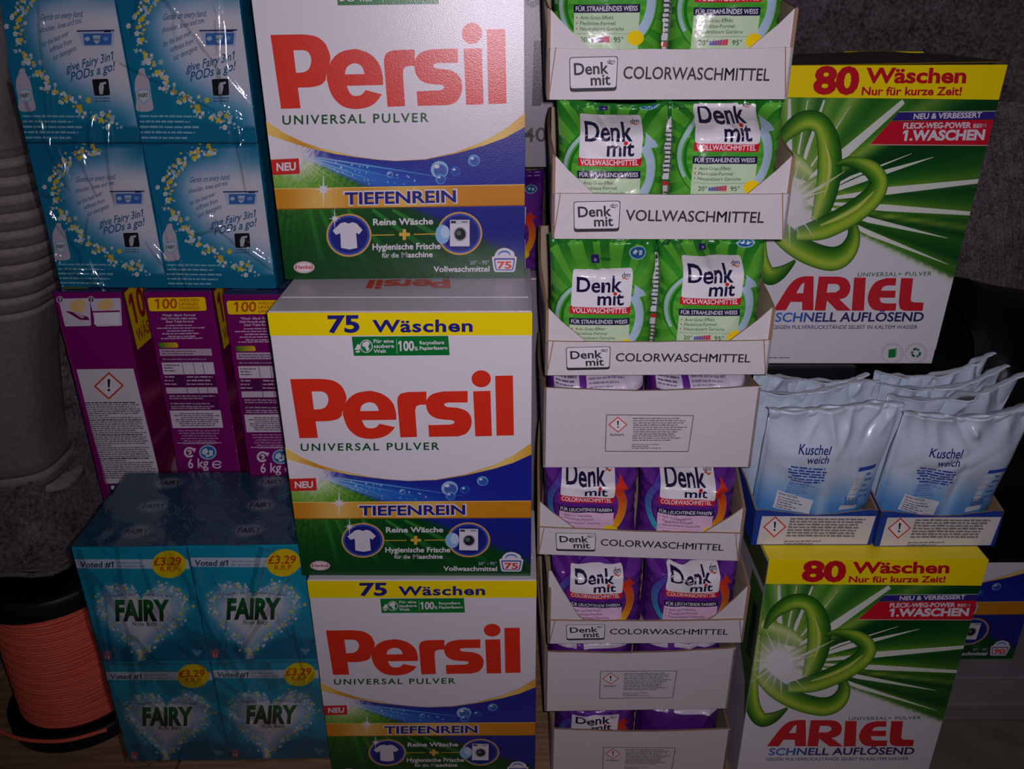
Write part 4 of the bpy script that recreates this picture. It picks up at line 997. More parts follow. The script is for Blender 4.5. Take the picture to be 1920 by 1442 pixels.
# purple cartons behind the lower teal pack
WD, HD, DD = 0.0856, 0.325, 0.25
da, db, ds = purple_hazard_art(), purple_table_art(), purple_side_art()
base = empty('shipping_carton', (-.40, 1.012, .0), 0, 'plain brown shipping carton hidden behind the lower teal pack', 'carton')
MB().box(-.125, .145, 0, .24, 0, .284, lin((150, 116, 80)), .002).build('carton', M_BOARD, base)
MB().box(-.12, .14, .117, .123, .284, .2848, lin((170, 140, 90)), 0).build('tape', M_CARTON, base)
ZD = .618 - HD
def purple(label, x, y, art):
    root = empty('powder_carton', (x, y, .2855), 0, label, 'detergent box', 'narrow purple powder cartons')
    h = .618 - .2855
    b = MB().box(-WD / 2, WD / 2, 0, DD, 0, h, lin(MAG), .001, {'z+': lin((52, 40, 90)), 'x+': lin(MAGD)})
    ds.flat((WD / 2, 0, 0), (0, DD, 0), (0, 0, h), (1, 0, 0), None, b)
    art.flat((-WD / 2, 0, 0), (WD, 0, 0), (0, 0, h), (0, -1, 0), None, b)
    b.build('carton', M_CARTON, root)
    t = MB().box(-WD / 2 + .0005, WD / 2 - .0005, .0006, DD, h, h + .001, lin((56, 44, 92)), 0)
    for k, (x0, x1, y0, y1, c) in enumerate(((-.036, -.004, .01, .05, (70, 90, 130)), (.0, .03, .02, .06, (70, 90, 130)))): t.quad((x0, y0, h + .0014), (x1, y0, h + .0014), (x1 + .006, y1, h + .0014), (x0 + .006, y1, h + .0014), lin(c if art is db else (190, 160, 10)))
    t.build('top_flap', M_CARTON, root)
    return root
purple('purple carton with the orange hazard diamond on its narrow side, leftmost of three', -.5318, 1.0038, da)
purple('purple carton with a yellow 100 label, between the hazard one and the third', -.4194, 1.0055, db)
purple('purple carton with a yellow 100 label, partly hidden by the white red-lettered carton', -.316, .9925, db)

# teal multipacks in clear film
FW, FH, FD = 0.138, 0.178, 0.057
ffa, fba, fta = fairy_front_art(), fairy_back_art(), fairy_top_art()
def teal_carton(front, top):
    b = MB().box(-FW / 2 + .0004, FW / 2 - .0004, .0003, FD - .0003, .0004, FH - .0004, lin(TEAL2), .0012)
    if front: front.flat((-FW / 2, 0, 0), (FW, 0, 0), (0, 0, FH), (0, -1, 0), None, b, .0002, .00002)
    if top: top.flat((-FW / 2, FD, FH)[0:1] + (0, FH), (FW, 0, 0), (0, FD, 0), (0, 0, 1), None, b, .0002, .00002)
    m = b.mesh('teal_carton', M_CARTON); f = None
    if front is ffa:
        f = ffa.flat((-FW / 2, 0, 0), (FW, 0, 0), (0, 0, FH), (0, -1, 0), 'price_flash', None, .0003, .00002).mesh('price_flash', M_CARTON)
    return m, f
T_FRONT_TOP, FLASH = teal_carton(ffa, fta); T_FRONT, _ = teal_carton(ffa, None); T_TOP, _ = teal_carton(None, fta); T_PLAIN, _ = teal_carton(None, None); T_BACK, _ = teal_carton(fba, None)
def multipack(label, loc, yaw, back):
    root = empty('teal_multipack', loc, yaw, label, 'multipack', 'shrink-wrapped teal packs')
    R = random.Random(3 if back else 8)
    for k in range(3):
        for j in range(2):
            for i in range(2):
                me = (T_BACK if back else (T_FRONT_TOP if j else T_FRONT)) if k == 0 else (T_TOP if j else T_PLAIN)
                o = link('carton', me, root); o.location = ((i - .5) * FW, k * FD + (R.uniform(0, .0012) if k == 0 else 0), j * FH)
                if k == 0 and not back: q = link('price_flash', FLASH, o); q['label'] = 'yellow price flash in red figures'
    w = FW + .0016; H2 = 2 * FH + .0012; D2 = 3 * FD + .001
    def wr(a, b): return .0009 * (math.sin(a * 3.1 + b * 5.3) + math.sin(a * 7.9 - b * 3.7 + 1) * .6)
    film = MB()
    e = .0030
    S = random.Random(21 if back else 33); cr = [(S.random(), S.random(), S.gauss(1.75, .5), S.uniform(.009, .018), S.uniform(.0032, .0068), S.uniform(.05, .26)) for _ in range(24)]
    def fr(a, b):
        dy = 0
        for (ca, cb, t, sg, am, ln) in cr:
            u = (a - ca) * math.cos(t) + (b - cb) * math.sin(t); v = -(a - ca) * math.sin(t) + (b - cb) * math.cos(t)
            dy += am * math.exp(-(v / sg) ** 2 - (u / ln) ** 2)
        return (-w + 2 * w * a, -e - wr(a * 4, b * 4) - dy + .0006, -.0 + H2 * b)
    def grid_into(nx, ny, fn):
        g = grid_mesh(nx, ny, fn); film.add(g.v, g.f, (1, 1, 1), True)
    grid_into(130, 150, fr)
    grid_into(24, 20, lambda a, b: (-w + 2 * w * a, -e + (D2 + e) * b, H2 + .002 + wr(a * 5, b * 3)))
    for sx in (-1, 1): grid_into(16, 24, lambda a, b: (sx * (w + .0016 + wr(a * 3, b * 4)), -e + (D2 + e) * a, H2 * b))
    film.build('shrink_film', M_WRAP, root)
    # gathered film seam along the middle joint
    sm_ = MB()
    for (z, x0, x1) in ((FH + .001, -w, w),):
        g = grid_mesh(40, 2, lambda a, b: (x0 + (x1 - x0) * a, -e - .0026 - .0006 * math.sin(a * 90), z - .002 + .004 * b + .001 * math.sin(a * 31)))
        sm_.add(g.v, g.f, (1, 1, 1), True)
    sm_.build('film_seam', M_WRAP, root)
    return root
multipack('teal pack of boxed cartons with yellow price flashes, standing on the boards at left', (-.3907, .8321, 0), .6109, False)
multipack('teal pack turned back side out, on top of the purple cartons', (-.4335, 1.0484 - .035, .6196), -2.14, True)

# ------------------------------------------------------------------ white display trays and their pouches
WT, DT, TH = 0.2296, 0.235, 0.0028
KR = lin((150, 122, 92)); WB = lin((212, 207, 208)); WIN = lin((176, 158, 134))
TRAYS = [  # x, y, z, yaw, height to the next one, turned, word, pouch kind, panel, wing
    (.1493, .8449, .8621, -1.146, .130, False, 'COLORWASCHMITTEL', 'green', .046, .079),
    (.1546, .8147, .7337, -1.6, .1284, False, 'VOLLWASCHMITTEL', 'green', .045, .080),
    (.1491, .7929, .5962, .03, .1375, False, 'COLORWASCHMITTEL', 'green', .038, .072),
    (.1487, .8057, .4783, -.36, .1179, True, '', 'purple', .0975, .0975),
    (.1425, .7880, .3694, -3.6, .1089, False, 'COLORWASCHMITTEL', 'purple', .037, .069),
    (.1555, .7682, .2612, .07, .1082, False, 'COLORWASCHMITTEL', 'purple', .034, .080),
    (.1537, .7831, .1404, .79, .1208, True, '', 'purple', .096, .096),
    (.1644, .7939, 0.0, -.62, .1404, True, '', 'purple', .095, .095)]
TLAB = ['white tray of green pouches, topmost of the tray stack', 'white tray of green pouches, second from the top, long word beginning with V', 'white tray of green pouches, third from the top', 'white tray with a plain hazard-label back, fourth from the top, under the green pouches',
        'white lettered tray of purple pouches, upper of the two lettered ones', 'white lettered tray of purple pouches, lower of the two lettered ones', 'white tray with a plain hazard-label back, seventh from the top', 'white tray with a plain hazard-label back, lowest of the stack on the boards']
haz = tray_hazard_art()
PAN = {w: panel_art(w) for w in ('COLORWASCHMITTEL', 'VOLLWASCHMITTEL')}
side_word = Art((0, 0, 1), [(0, 0), (235, 0), (235, 100), (0, 100)])
side_word.text('WASCHMITTEL', (20, 66), (190, 66), 26, CHAR, .006)
def tray(i):
    x, y, z, yaw, pitch, turned, word, kind, hp, hw = TRAYS[i]
    root = empty('display_tray', (x, y, z), yaw, TLAB[i], 'tray', 'white cardboard display trays')
    w = WT / 2; R = random.Random(40 + i)
    MB().box(-w + TH, w - TH, TH, DT - TH, 0.0002, .0026, WIN, 0).build('base_panel', M_BOARD, root)
    hb = max(.098, hw) if not turned else .07
    def front(pts, th=TH, yo=0.0): return lambda a, c, d: (a, yo + d, c)
    n = 14; dip = .0045 if turned else .0012
    top = [(w - 2 * w * k / n, hp - dip * math.sin(math.pi * k / n) + (.0015 * (1 - k / n) if turned else 0) + R.uniform(-.0004, .0004)) for k in range(n + 1)]
    m = MB().prism([(-w, 0), (w, 0)] + top, front(0), TH, WB, WIN, KR)
    if turned: haz.set(F_T4, [(1029, 725), (1421, 725), (1407, 876), (1018, 876)]); haz.flat((-w, 0, 0), (2 * w, 0, 0), (0, 0, hp), (0, -1, 0), None, m)
    m.build('front_panel', M_BOARD, root, False)
    if not turned:
        lm = PAN[word].flat((-w, 0, 0), (2 * w, 0, 0), (0, 0, hp), (0, -1, 0), None); lm.build('lettering', M_BOARD, root)
        for sx in (-1, 1):                                                      # the score lines where the cover was torn off
            s_ = MB().prism([(sx * (w - .0085), hp + .0008), (sx * (w - .0075), hp + .0008), (sx * (w - .0015), .002), (sx * (w - .0025), .002)], lambda a, c, d: (a, -.0003 - d * .1, c), TH, KR, KR, KR); s_.build('score_line', M_BOARD, root)
        for sx in (-1, 1):
            hh = hw * (1.0 if not (i == 5 and sx < 0) else 1.28); hh = min(hh, pitch - .004)
            pts = [(sx * w, 0), (sx * (w - .046), 0), (sx * (w - .043), hp * .93), (sx * (w - .036), hp + .003), (sx * (w - .016), hp + (hh - hp) * .6), (sx * (w - .003), hh), (sx * w, hh + .001)]
            if sx > 0: pts = pts[::-1]
            MB().prism(pts, lambda a, c, d: (a, TH + .0002 + d, c), TH * .8, WB, WIN, KR).build('corner_wing', M_BOARD, root, True)
    for sx in (-1, 1):
        pts = [(0, 0), (DT, 0), (DT, hb)] + [(DT * (1 - k / 8), hb + ((hp if turned else hw) - hb) * (k / 8) ** 1.5 + R.uniform(-.0006, .0006)) for k in range(1, 8)] + [(0, hp if turned else hw)]
        sp = MB().prism(pts, lambda a, c, d: (sx * (w - d) + sx * .004 * math.sin(a / DT * math.pi) * (c / .09), a, c), TH, WB, WIN, KR)
        if sx < 0: side_word.flat((-w - .0003, DT, 0), (0, -DT, 0), (0, 0, .1), (-1, 0, 0), None, sp)
        sp.build('side_panel', M_BOARD, root, True)
    MB().prism([(-w, 0), (w, 0), (w, hb), (-w, hb)], lambda a, c, d: (a, DT - d, c), TH, WB, WIN, KR).build('back_panel', M_BOARD, root, True)
    return root

class Pouch:
    """soft film bag: s across 0..1, t up 0..1; the front faces -y"""
    def __init__(s, w, d, h, seed, lean=0.0, crush=.5, creases=12, seal=.93, taper=.68, fold=0.0, amp=1.0, side=2.6, ear=0.0, flare=0.0, tip=0.0):
        s.flare = flare; s.tip = tip
        s.w, s.d, s.h, s.lean, s.seal, s.taper, s.crush, s.fold, s.side, s.ear = w, d, h, lean, seal, taper, crush, fold, side, ear
        R = random.Random(seed); s.cr = []
        for k in range(creases):
            top = R.random() < .65
            s.cr.append((R.uniform(0, 1), R.uniform(.80, .97) if top else R.uniform(.1, .7), R.uniform(0, math.pi) if not top else R.uniform(.9, 2.3), R.uniform(.028, .06), R.uniform(-.0028, .0032) * (1.6 if top else .45) * amp, R.uniform(.06, .20) if top else R.uniform(.1, .3)))
        s.ph = R.uniform(0, 6); s.am = amp
    def pos(s, S, T, side=1):
        S = np.asarray(S, float); T = np.asarray(T, float); q = 2 * S - 1
        prof = np.power(np.clip(1 - np.abs(q) ** s.side, 0, 1), .5)
        low = np.clip(T / .10, 0, 1); low = np.sqrt(1 - (1 - low) ** 2)
        k = np.clip((T - s.taper) / (s.seal - s.taper), 0, 1); hi = 1 - (k * k * (3 - 2 * k)) * .985
        D = s.d / 2 * (prof * .93 + .07 * (np.abs(q) < .999)) * low * hi
        D = np.where(T > s.seal, .0012, D) * np.where(np.abs(q) > .9999, .05, 1)
        cz = np.zeros_like(D)
        for (ca, cb, t, sg, am, ln) in s.cr:
            u = (S - ca) * math.cos(t) + (T - cb) * math.sin(t); v = -(S - ca) * math.sin(t) + (T - cb) * math.cos(t)
            cz += am * np.exp(-np.abs(v / sg) ** 1.4 - (u / ln) ** 2)
        cz += s.am * .0009 * np.sin(9 * S + 13 * T + s.ph) * np.sin(5 * T - 4 * S) + s.am * .0014 * np.sin(S * 21 + s.ph) * np.clip((T - .72) / .2, 0, 1)
        cz *= (1 - np.abs(q) ** 8) * np.clip(T / .08, 0, 1)
        seal_w = .0022 * np.sin(q * 5 + s.ph) * k + s.crush * .010 * np.sin(q * 3.4 + s.ph * 1.7) * k
        y = s.d / 2 + side * (-D) - (cz if side > 0 else -cz) + s.lean * T * T + seal_w
        x = s.tip * .9 * S * S * k + s.w * (S - .5) * (1 - .05 * np.sin(np.pi * np.clip(T, 0, 1)) * np.abs(q)) * (1 + s.flare * np.clip(T, 0, 1))
        z = s.h * T + s.tip * S * S * k - s.crush * .012 * np.sin(q * 2.3 + s.ph) * k * k - .004 * k * (1 - q * q) + s.ear * np.abs(q) ** 3 * k
        if s.fold:                                                              # the sealed edge bends over
            f = np.clip((T - s.seal) / (1 - s.seal), 0, 1); y = y + s.fold * f * f * .8; z = z - abs(s.fold) * f * f * .55
        return np.stack([x, y, z], -1)
    def build(s, cf, cb, mat, parent, ns=84, nt=72, name='bag'):
        S = np.linspace(0, 1, ns + 1); Tt = np.linspace(0, 1, nt + 1); SS, TT = np.meshgrid(S, Tt)
        Fp = s.pos(SS, TT, 1).reshape(-1, 3); Bp = s.pos(SS, TT, -1).reshape(-1, 3)
        idx = lambda i, j: j * (ns + 1) + i
        mb = MB(); n = len(Fp)
        C = [lin(cf(a, b)) for a, b in zip(SS.ravel(), TT.ravel())] + [lin(cb(a, b)) for a, b in zip(SS.ravel(), TT.ravel())]
        Fc = []
        for j in range(nt):
            for i in range(ns):
                Fc.append((idx(i, j), idx(i + 1, j), idx(i + 1, j + 1), idx(i, j + 1))); Fc.append((n + idx(i, j), n + idx(i, j + 1), n + idx(i + 1, j + 1), n + idx(i + 1, j)))
        for j in range(nt):
            for i, fl_ in ((0, 0), (ns, 1)):
                q = (idx(i, j), idx(i, j + 1), n + idx(i, j + 1), n + idx(i, j)); Fc.append(q if not fl_ else q[::-1])
        for i in range(ns):
            Fc.append((idx(i, 0), n + idx(i, 0), n + idx(i + 1, 0), idx(i + 1, 0))); Fc.append((idx(i, nt), idx(i + 1, nt), n + idx(i + 1, nt), n + idx(i, nt)))
        mb.add(np.concatenate([Fp, Bp]), Fc, C, True)
        return mb.build(name, mat, parent)
    def print_on(s, art, parent, mat, w0, du=0.0, dv=0.0, h0=None, part=None, name='label', off=.0009):
        """art in unit face coordinates whose height 1 equals h0 metres"""
        d = art.compile().get(part)
        if d is None: return
        uv, T, C, ly = d; h0 = h0 or s.h
        S = uv[:, 0] + du; Tv = (uv[:, 1] * h0 + dv) / s.h
        ok = (S > .012) & (S < .988) & (Tv > .015) & (Tv < .985)
        T = [t for t in T if ok[t[0]] and ok[t[1]] and ok[t[2]]]
        if not T: return
        P = s.pos(S, Tv, 1); e = 1e-3
        a = s.pos(S + e, Tv) - s.pos(S - e, Tv); b = s.pos(S, Tv + e) - s.pos(S, Tv - e)
        N = np.cross(a, b); N /= np.maximum(np.linalg.norm(N, axis=1, keepdims=True), 1e-9)
        P = P + N * (off + ly * .00011)[:, None]
        out = []
        for t in T:
            A, B, Cc = P[t[0]], P[t[1]], P[t[2]]
            out.append(t if np.dot(np.cross(B - A, Cc - A), N[t[0]]) > 0 else (t[0], t[2], t[1]))
        mb = MB().add(P, out, C, True)
        return mb.build(name, mat, parent)
PART_POUCH = {'green': pouch_art('green'), 'purple': pouch_art('purple')}
PART_BACK = pouch_back_art('purple')
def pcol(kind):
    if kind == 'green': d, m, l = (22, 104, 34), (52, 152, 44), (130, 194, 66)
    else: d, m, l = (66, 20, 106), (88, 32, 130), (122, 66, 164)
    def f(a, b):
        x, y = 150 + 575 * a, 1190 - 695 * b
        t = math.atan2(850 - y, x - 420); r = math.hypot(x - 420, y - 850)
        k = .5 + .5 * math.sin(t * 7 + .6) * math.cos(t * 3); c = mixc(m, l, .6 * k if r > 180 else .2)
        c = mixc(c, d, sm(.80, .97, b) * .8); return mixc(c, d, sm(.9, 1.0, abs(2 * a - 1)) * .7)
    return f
DV = {(0, 0): .019, (0, 1): .016, (1, 0): 0, (1, 1): .014, (2, 0): -.005, (2, 1): .004, (4, 0): -.003, (4, 1): -.003, (5, 0): -.011, (5, 1): -.010, (7, 0): .006}
NTH = ['topmost', 'second', 'third', 'fourth', 'fifth', 'sixth', 'seventh', 'lowest']
for i in range(8):
    tray(i)
    x, y, z, yaw, pitch, turned, word, kind, hp, hw = TRAYS[i]
    for j in range(2):
        sd = 100 + i * 7 + j * 3; R = random.Random(sd)
        lx = (-.0555, .0555)[j]; ca, sa = math.cos(math.radians(yaw)), math.sin(math.radians(yaw)); ly_ = TH * 2 + .0035
        side = ('left', 'right')[j]
        lab = '%s film pouch at %s in the %s white tray%s' % (kind, side, NTH[i] + (' from the top' if 0 < i < 7 else ''), '' if not turned else ', top edge showing')
        h = pitch - (.0044 if i else -.012)
        if i == 7: h = .137
        root = empty('detergent_pouch', (x + lx * ca - ly_ * sa, y + lx * sa + ly_ * ca, z + .0028), yaw + R.uniform(-1.2, 1.2) * 0, lab, 'pouch', '%s detergent pouches in the white trays' % kind)
        p = Pouch(.1108, .080, h, sd, lean=R.uniform(.002, .006) if i else -.012, crush=.16, creases=16, seal=.965, taper=.74 if kind == 'green' else .78, side=3.6)
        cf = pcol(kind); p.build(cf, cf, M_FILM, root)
        if not turned or (i, j) == (7, 0): p.print_on(PART_POUCH[kind], root, M_FILM, .108, 0, DV.get((i, j), 0), .126, name='printed_label')
        else: p.print_on(PART_BACK, root, M_FILM, .108, 0, h - .1185, .126, name='printed_label')
    # the side strip with bars between the two pouches
    if i in (0, 1, 2):
        q = empty('detergent_pouch', (x + .002 * ca - .045 * sa, y + .002 * sa + .045 * ca, z + .003), yaw, 'green pouch edge with bar code, between the pair in the %s white tray' % NTH[i], 'pouch', 'green detergent pouches in the white trays')
        p = Pouch(.030, .014, pitch - .006, 700 + i, creases=6, seal=.96, taper=.8); p.build(lambda a, b: (30, 96, 40), lambda a, b: (30, 96, 40), M_FILM, q, 12, 24)
        bar = Art((0, 0, 1), [(0, 0), (30, 0), (30, 120), (0, 120)], cut=6)
        bar.rect(7, 14, 24, 74, (206, 206, 208))
        for k in range(12): bar.rect(10, 20 + k * 4.2, 20 - (k % 3) * 2, 21.6 + k * 4.2, (50, 46, 54))
        bar.rect(9, 78, 22, 112, (196, 190, 192)); bar.rect(9, 76, 22, 80, (190, 40, 50)); bar.greek(10, 88, 21, 6, 4, 2, (90, 60, 70), i)
        p.print_on(bar, q, M_FILM, .03, 0, 0, pitch - .006, name='bar_code_label')

# ------------------------------------------------------------------ pale blue pouches in low blue trays on the ring carton
WK, DK = 0.1405, 0.122
lta, sfa = low_tray_art(), soft_art()
BLUE = lin((30, 62, 150))
def soft_tray(x, y, yaw, label):
    root = empty('display_tray', (x, y, .3679), yaw, label, 'tray', 'low blue trays')
    w = WK / 2; th = .002
    MB().box(-w + th, w - th, th, DK - th, .0002, .0022, KR, 0).build('base_panel', M_BOARD, root)
    n = 12
    top = [(w - 2 * w * k / n, .048 - .007 * math.sin(math.pi * k / n) ** 2 + (.0006 if k % 2 else 0)) for k in range(n + 1)]
    m = MB().prism([(-w, 0), (w, 0)] + top, lambda a, c, d: (a, d, c), th, BLUE, KR, KR)
    lta.clip = (0, 1, 0, .80); lta.flat((-w, 0, 0), (2 * w, 0, 0), (0, 0, .05), (0, -1, 0), None, m); m.build('front_panel', M_BOARD, root)
    for sx in (-1, 1):
        MB().prism([(0, 0), (DK, 0), (DK, .06), (DK * .4, .058), (0, .048)], lambda a, c, d: (sx * (w - d), a, c), th, BLUE, KR, KR).build('side_panel', M_BOARD, root, True)
    MB().prism([(-w, 0), (w, 0), (w, .06), (-w, .06)], lambda a, c, d: (a, DK - d, c), th, BLUE, KR, KR).build('back_panel', M_BOARD, root, True)
soft_tray(.3492, .813, -.3405, 'low blue tray with an orange hazard diamond, left of the pair under the pale pouches')
soft_tray(.4919, .8095, .0741, 'low blue tray with an orange hazard diamond, right of the pair under the pale pouches')
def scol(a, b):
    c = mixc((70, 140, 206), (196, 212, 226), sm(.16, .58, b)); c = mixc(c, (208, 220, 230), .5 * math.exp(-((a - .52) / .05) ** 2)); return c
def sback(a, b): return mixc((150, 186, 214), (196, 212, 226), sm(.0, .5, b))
def soft_pouch(label, x, y, w, d, h, seed, yaw=0, lean=.01, fold=0, art=True, ear=0, amp=1.5, taper=.5, crush=.5, flare=0.0, tip=0.0):
    root = empty('softener_pouch', (x, y, .3705), yaw, label, 'pouch', 'pale blue pouches in the low trays')
    p = Pouch(w, d, h, seed, lean=lean, crush=crush, creases=22, seal=.94, taper=taper, fold=fold, amp=amp, side=3.2, ear=ear, flare=flare, tip=tip)
    p.build(scol if art else sback, sback, M_SOFTFILM, root)
    if art:
        for nm in ('script_lettering', 'care_text', 'ingredient_table', 'dosing_table', 'bar_code'): p.print_on(sfa, root, M_SOFTFILM, w, 0, 0, h, nm, nm)
soft_pouch('pale blue pouch with navy script, front of the left low tray', .3505, .8185, .134, .050, .188, 301, -.4, -.036, .020, taper=.62, flare=.10, crush=.3, amp=2.0)
soft_pouch('pale blue pouch with navy script, front of the right low tray', .4935, .8155, .134, .050, .184, 302, .4, -.040, .026, taper=.58, flare=.10, crush=.4, tip=.003, amp=2.2)
soft_pouch('pale blue pouch with a flat creased top, directly behind the front one at left', .3475, .872, .130, .026, .188, 303, .3, -.022, -.012, False, amp=1.6, taper=.5, flare=.06)
soft_pouch('pale blue pouch at the very back of the left low tray', .346, .900, .126, .024, .190, 304, .4, -.02, -.012, False, amp=1.6, taper=.5, flare=.04)
soft_pouch('pale blue pouch with its top fanned to the right, behind the front one at right', .4955, .870, .130, .017, .180, 305, .6, -.020, -.012, False, tip=.016, amp=1.6, taper=.5, flare=.06)
soft_pouch('pale blue pouch third from the front in the right low tray', .492, .889, .128, .017, .184, 306, .7, -.018, -.012, False, tip=.013, amp=1.6, taper=.5, flare=.02)
soft_pouch('pale blue pouch with the highest raised corner, at the back of the right low tray', .488, .908, .124, .017, .190, 307, .8, -.016, -.012, False, tip=.014, amp=1.6, taper=.5)

# ------------------------------------------------------------------ rear goods glimpsed in the gap between the stacks
rc = empty('shipping_carton', (-.06, 1.16, .74), 2, 'white carton with big black letters in the gap behind the tray stack', 'carton')
m = MB().box(-.15, .15, 0, .12, 0, .27, lin((150, 146, 152)), .0012)
ra = Art((0, 0, 1), [(0, 0), (300, 0), (300, 270), (0, 270)])
ra.text('WASCHM', (150, 70), (296, 70), 40, (24, 22, 26), .02); ra.poly([(240, 110), (262, 110), (258, 150), (286, 150), (286, 160), (254, 160), (250, 190), (238, 190)], (24, 22, 26)); ra.text('40', (226, 236), (258, 236), 18, (40, 38, 42), .01)
ra.flat((-.15, 0, 0), (.3, 0, 0), (0, 0, .27), (0, -1, 0), None, m); m.build('carton', M_CARTON, rc)
t = MB().box(-.148, .148, .001, .118, .27, .2714, G_, 0); t.build('top_flap', M_CARTON, rc)
rb = empty('shipping_carton', (-.06, 1.155, .0), 1, 'plain white carton low in the dark gap, under the purple pouches', 'carton')
MB().box(-.15, .15, 0, .12, 0, .584, lin((150, 146, 150)), .0012).build('carton', M_CARTON, rb); MB().box(-.148, .148, .001, .118, .584, .5852, G_, 0).build('top_flap', M_CARTON, rb)
for k in range(2):
    q = empty('detergent_pouch', (-.125 + .118 * k, 1.16, .586), 2, ('purple film pouch in the dark gap, behind the uppermost red-lettered carton', 'purple film pouch in the dark gap, beside the tray stack')[k], 'pouch', 'purple detergent pouches behind the stacks')
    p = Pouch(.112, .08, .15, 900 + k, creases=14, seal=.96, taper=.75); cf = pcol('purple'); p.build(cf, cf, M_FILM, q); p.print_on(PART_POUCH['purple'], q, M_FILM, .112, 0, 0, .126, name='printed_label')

# ------------------------------------------------------------------ rope spool
SX, SY, SR, RR = -.636, .944, .102, .085
sp = empty('rope_spool', (SX, SY, 0), 0, 'black spool wound with orange red rope, beside the teal pack', 'spool')
def lathe(prof, n=64):
    V = []; Fc = []
    for i in range(n):
        t = 2 * math.pi * i / n
        V += [(r * math.cos(t), r * math.sin(t), z) for r, z in prof]
    m = len(prof)
    for i in range(n):
        for j in range(m - 1): Fc.append((i * m + j, ((i + 1) % n) * m + j, ((i + 1) % n) * m + j + 1, i * m + j + 1))
    return MB().add(V, Fc, (.5, .5, .5), True)
def flange(z0, z1, name):
    lathe([(0.02, z0), (SR - .003, z0), (SR, z0 + .003), (SR, z1 - .003), (SR - .003, z1), (SR - .009, z1), (SR - .011, z1 - .003), (.02, z1 - .003), (.02, z0)]).build(name, M_BLACKPLASTIC, sp, True)
flange(0, .026, 'bottom_flange'); flange(.226, .256, 'top_flange')
lathe([(.03, .0258), (.0305, .0262), (.0305, .2258), (.03, .2262)], 32).build('core', M_BLACKPLASTIC, sp)
def rope_material():
    m, n, l, b = nodes('orange_braided_rope')
    tc = n.new('ShaderNodeTexCoord'); wv = n.new('ShaderNodeTexWave'); wv.inputs['Scale'].default_value = 210; wv.bands_direction = 'DIAGONAL'; wv.inputs['Distortion'].default_value = 2.5
    l.new(tc.outputs['Object'], wv.inputs['Vector'])
    r = n.new('ShaderNodeValToRGB'); r.color_ramp.elements[0].color = (*lin((238, 78, 58)), 1); r.color_ramp.elements[1].color = (*lin((255, 136, 108)), 1)
    l.new(wv.outputs['Fac'], r.inputs[0]); l.new(r.outputs[0], b.inputs['Base Color']); b.inputs['Roughness'].default_value = .5
    bp = n.new('ShaderNodeBump'); bp.inputs['Strength'].default_value = .5; bp.inputs['Distance'].default_value = .001; l.new(wv.outputs['Fac'], bp.inputs['Height']); l.new(bp.outputs['Normal'], b.inputs['Normal'])
    return m
M_ROPE = rope_material()
def tube(P, r, n=6):
    P = np.array(P); d = np.gradient(P, axis=0); d /= np.linalg.norm(d, axis=1, keepdims=True)
    up = np.array([0, 0, 1.0]); a = np.cross(d, up); a /= np.maximum(np.linalg.norm(a, axis=1, keepdims=True), 1e-6); b = np.cross(a, d)
    V = []; Fc = []
    for i in range(len(P)):
        for k in range(n): t = 2 * math.pi * k / n; V.append(tuple(P[i] + r * (a[i] * math.cos(t) + b[i] * math.sin(t))))
    for i in range(len(P) - 1):
        for k in range(n): Fc.append((i * n + k, i * n + (k + 1) % n, (i + 1) * n + (k + 1) % n, (i + 1) * n + k))
    return MB().add(V, Fc, (.5, .5, .5), True)
lathe([(.0305, .0262), (RR - .003, .0262), (RR - .003, .2258), (.0305, .2258)], 48).build('rope_core', M_ROPE, sp)
turns = 44; P = []
R = random.Random(1)
for i in range(turns * 40 + 1):
    t = i / 40; z = .0285 + (.2235 - .0285) * t / turns + .0006 * math.sin(t * 2.1) * math.sin(2 * math.pi * t * 2)
    rr = RR - .0023 + .0008 * math.sin(t * 1.7 + 2 * math.pi * t * 3)
    P.append((rr * math.cos(2 * math.pi * t), rr * math.sin(2 * math.pi * t), z))
tube(P, .0025).build('wound_rope', M_ROPE, sp)
tail = smooth_line([(-.30, -.02), (-.18, -.055), (-.10, -.078), (-.04, -.1005), (.02, -.1035), (.07, -.085)], 10)
tube([(x, y, .0285 - .02 * sm(-.1, -.3, x)) for x, y in tail], .0026, 8).build('loose_rope_end', M_ROPE, sp)

# ------------------------------------------------------------------ blankets, cushion, black sack
def wob(x, z, s): return math.sin(x * 7.1 + s) * math.sin(z * 5.3 + s * 2) * .5 + math.sin(x * 15.7 + z * 9 + s) * .3 + math.sin(x * 3 - z * 13 + s) * .2
def back_sheet(a, b):
    x = -1.3 + 2.6 * a; left = sm(-.592, -.66, x); right = sm(.3, .75, x)
    y, z = 1.40 - .05 * left, 1.28 - 1.15 * b
    y += .030 * wob(x * 1.3, z, 1.0) + .012 * math.sin(x * 21 + z * 6) * sm(.2, .8, b)
    if left > 0:                                                               # at the left the cloth comes forward and settles on the spool
        y2 = 1.30 - .40 * sm(.40, 1.0, b) + .022 * wob(x * 2, z * 1.5, 2.0) * sm(1.0, .8, b) ; z2 = 1.28 - (1.28 - .268) * sm(0, .97, b) ** .85 + .016 * math.sin(b * 26 + x * 9) * sm(.62, .8, b) * sm(1.0, .93, b)
        y = y + (y2 - y) * left; z = z + (z2 - z) * left
        x += .055 * math.exp(-((x + .66) / .07) ** 2) * sm(.86, .95, b) * left
    if right > 0: z = z + (.56 + (1.28 - .56) * (1 - b) - z) * right * .95
    z += .006 * math.sin(x * 17) * sm(.85, 1, b) * (1 - left)
    return (x, y, z)
bl = empty('moving_blanket', (0, 1.4, 1.28), 0, 'grey flecked felt blanket hanging behind the whole stack', 'blanket')
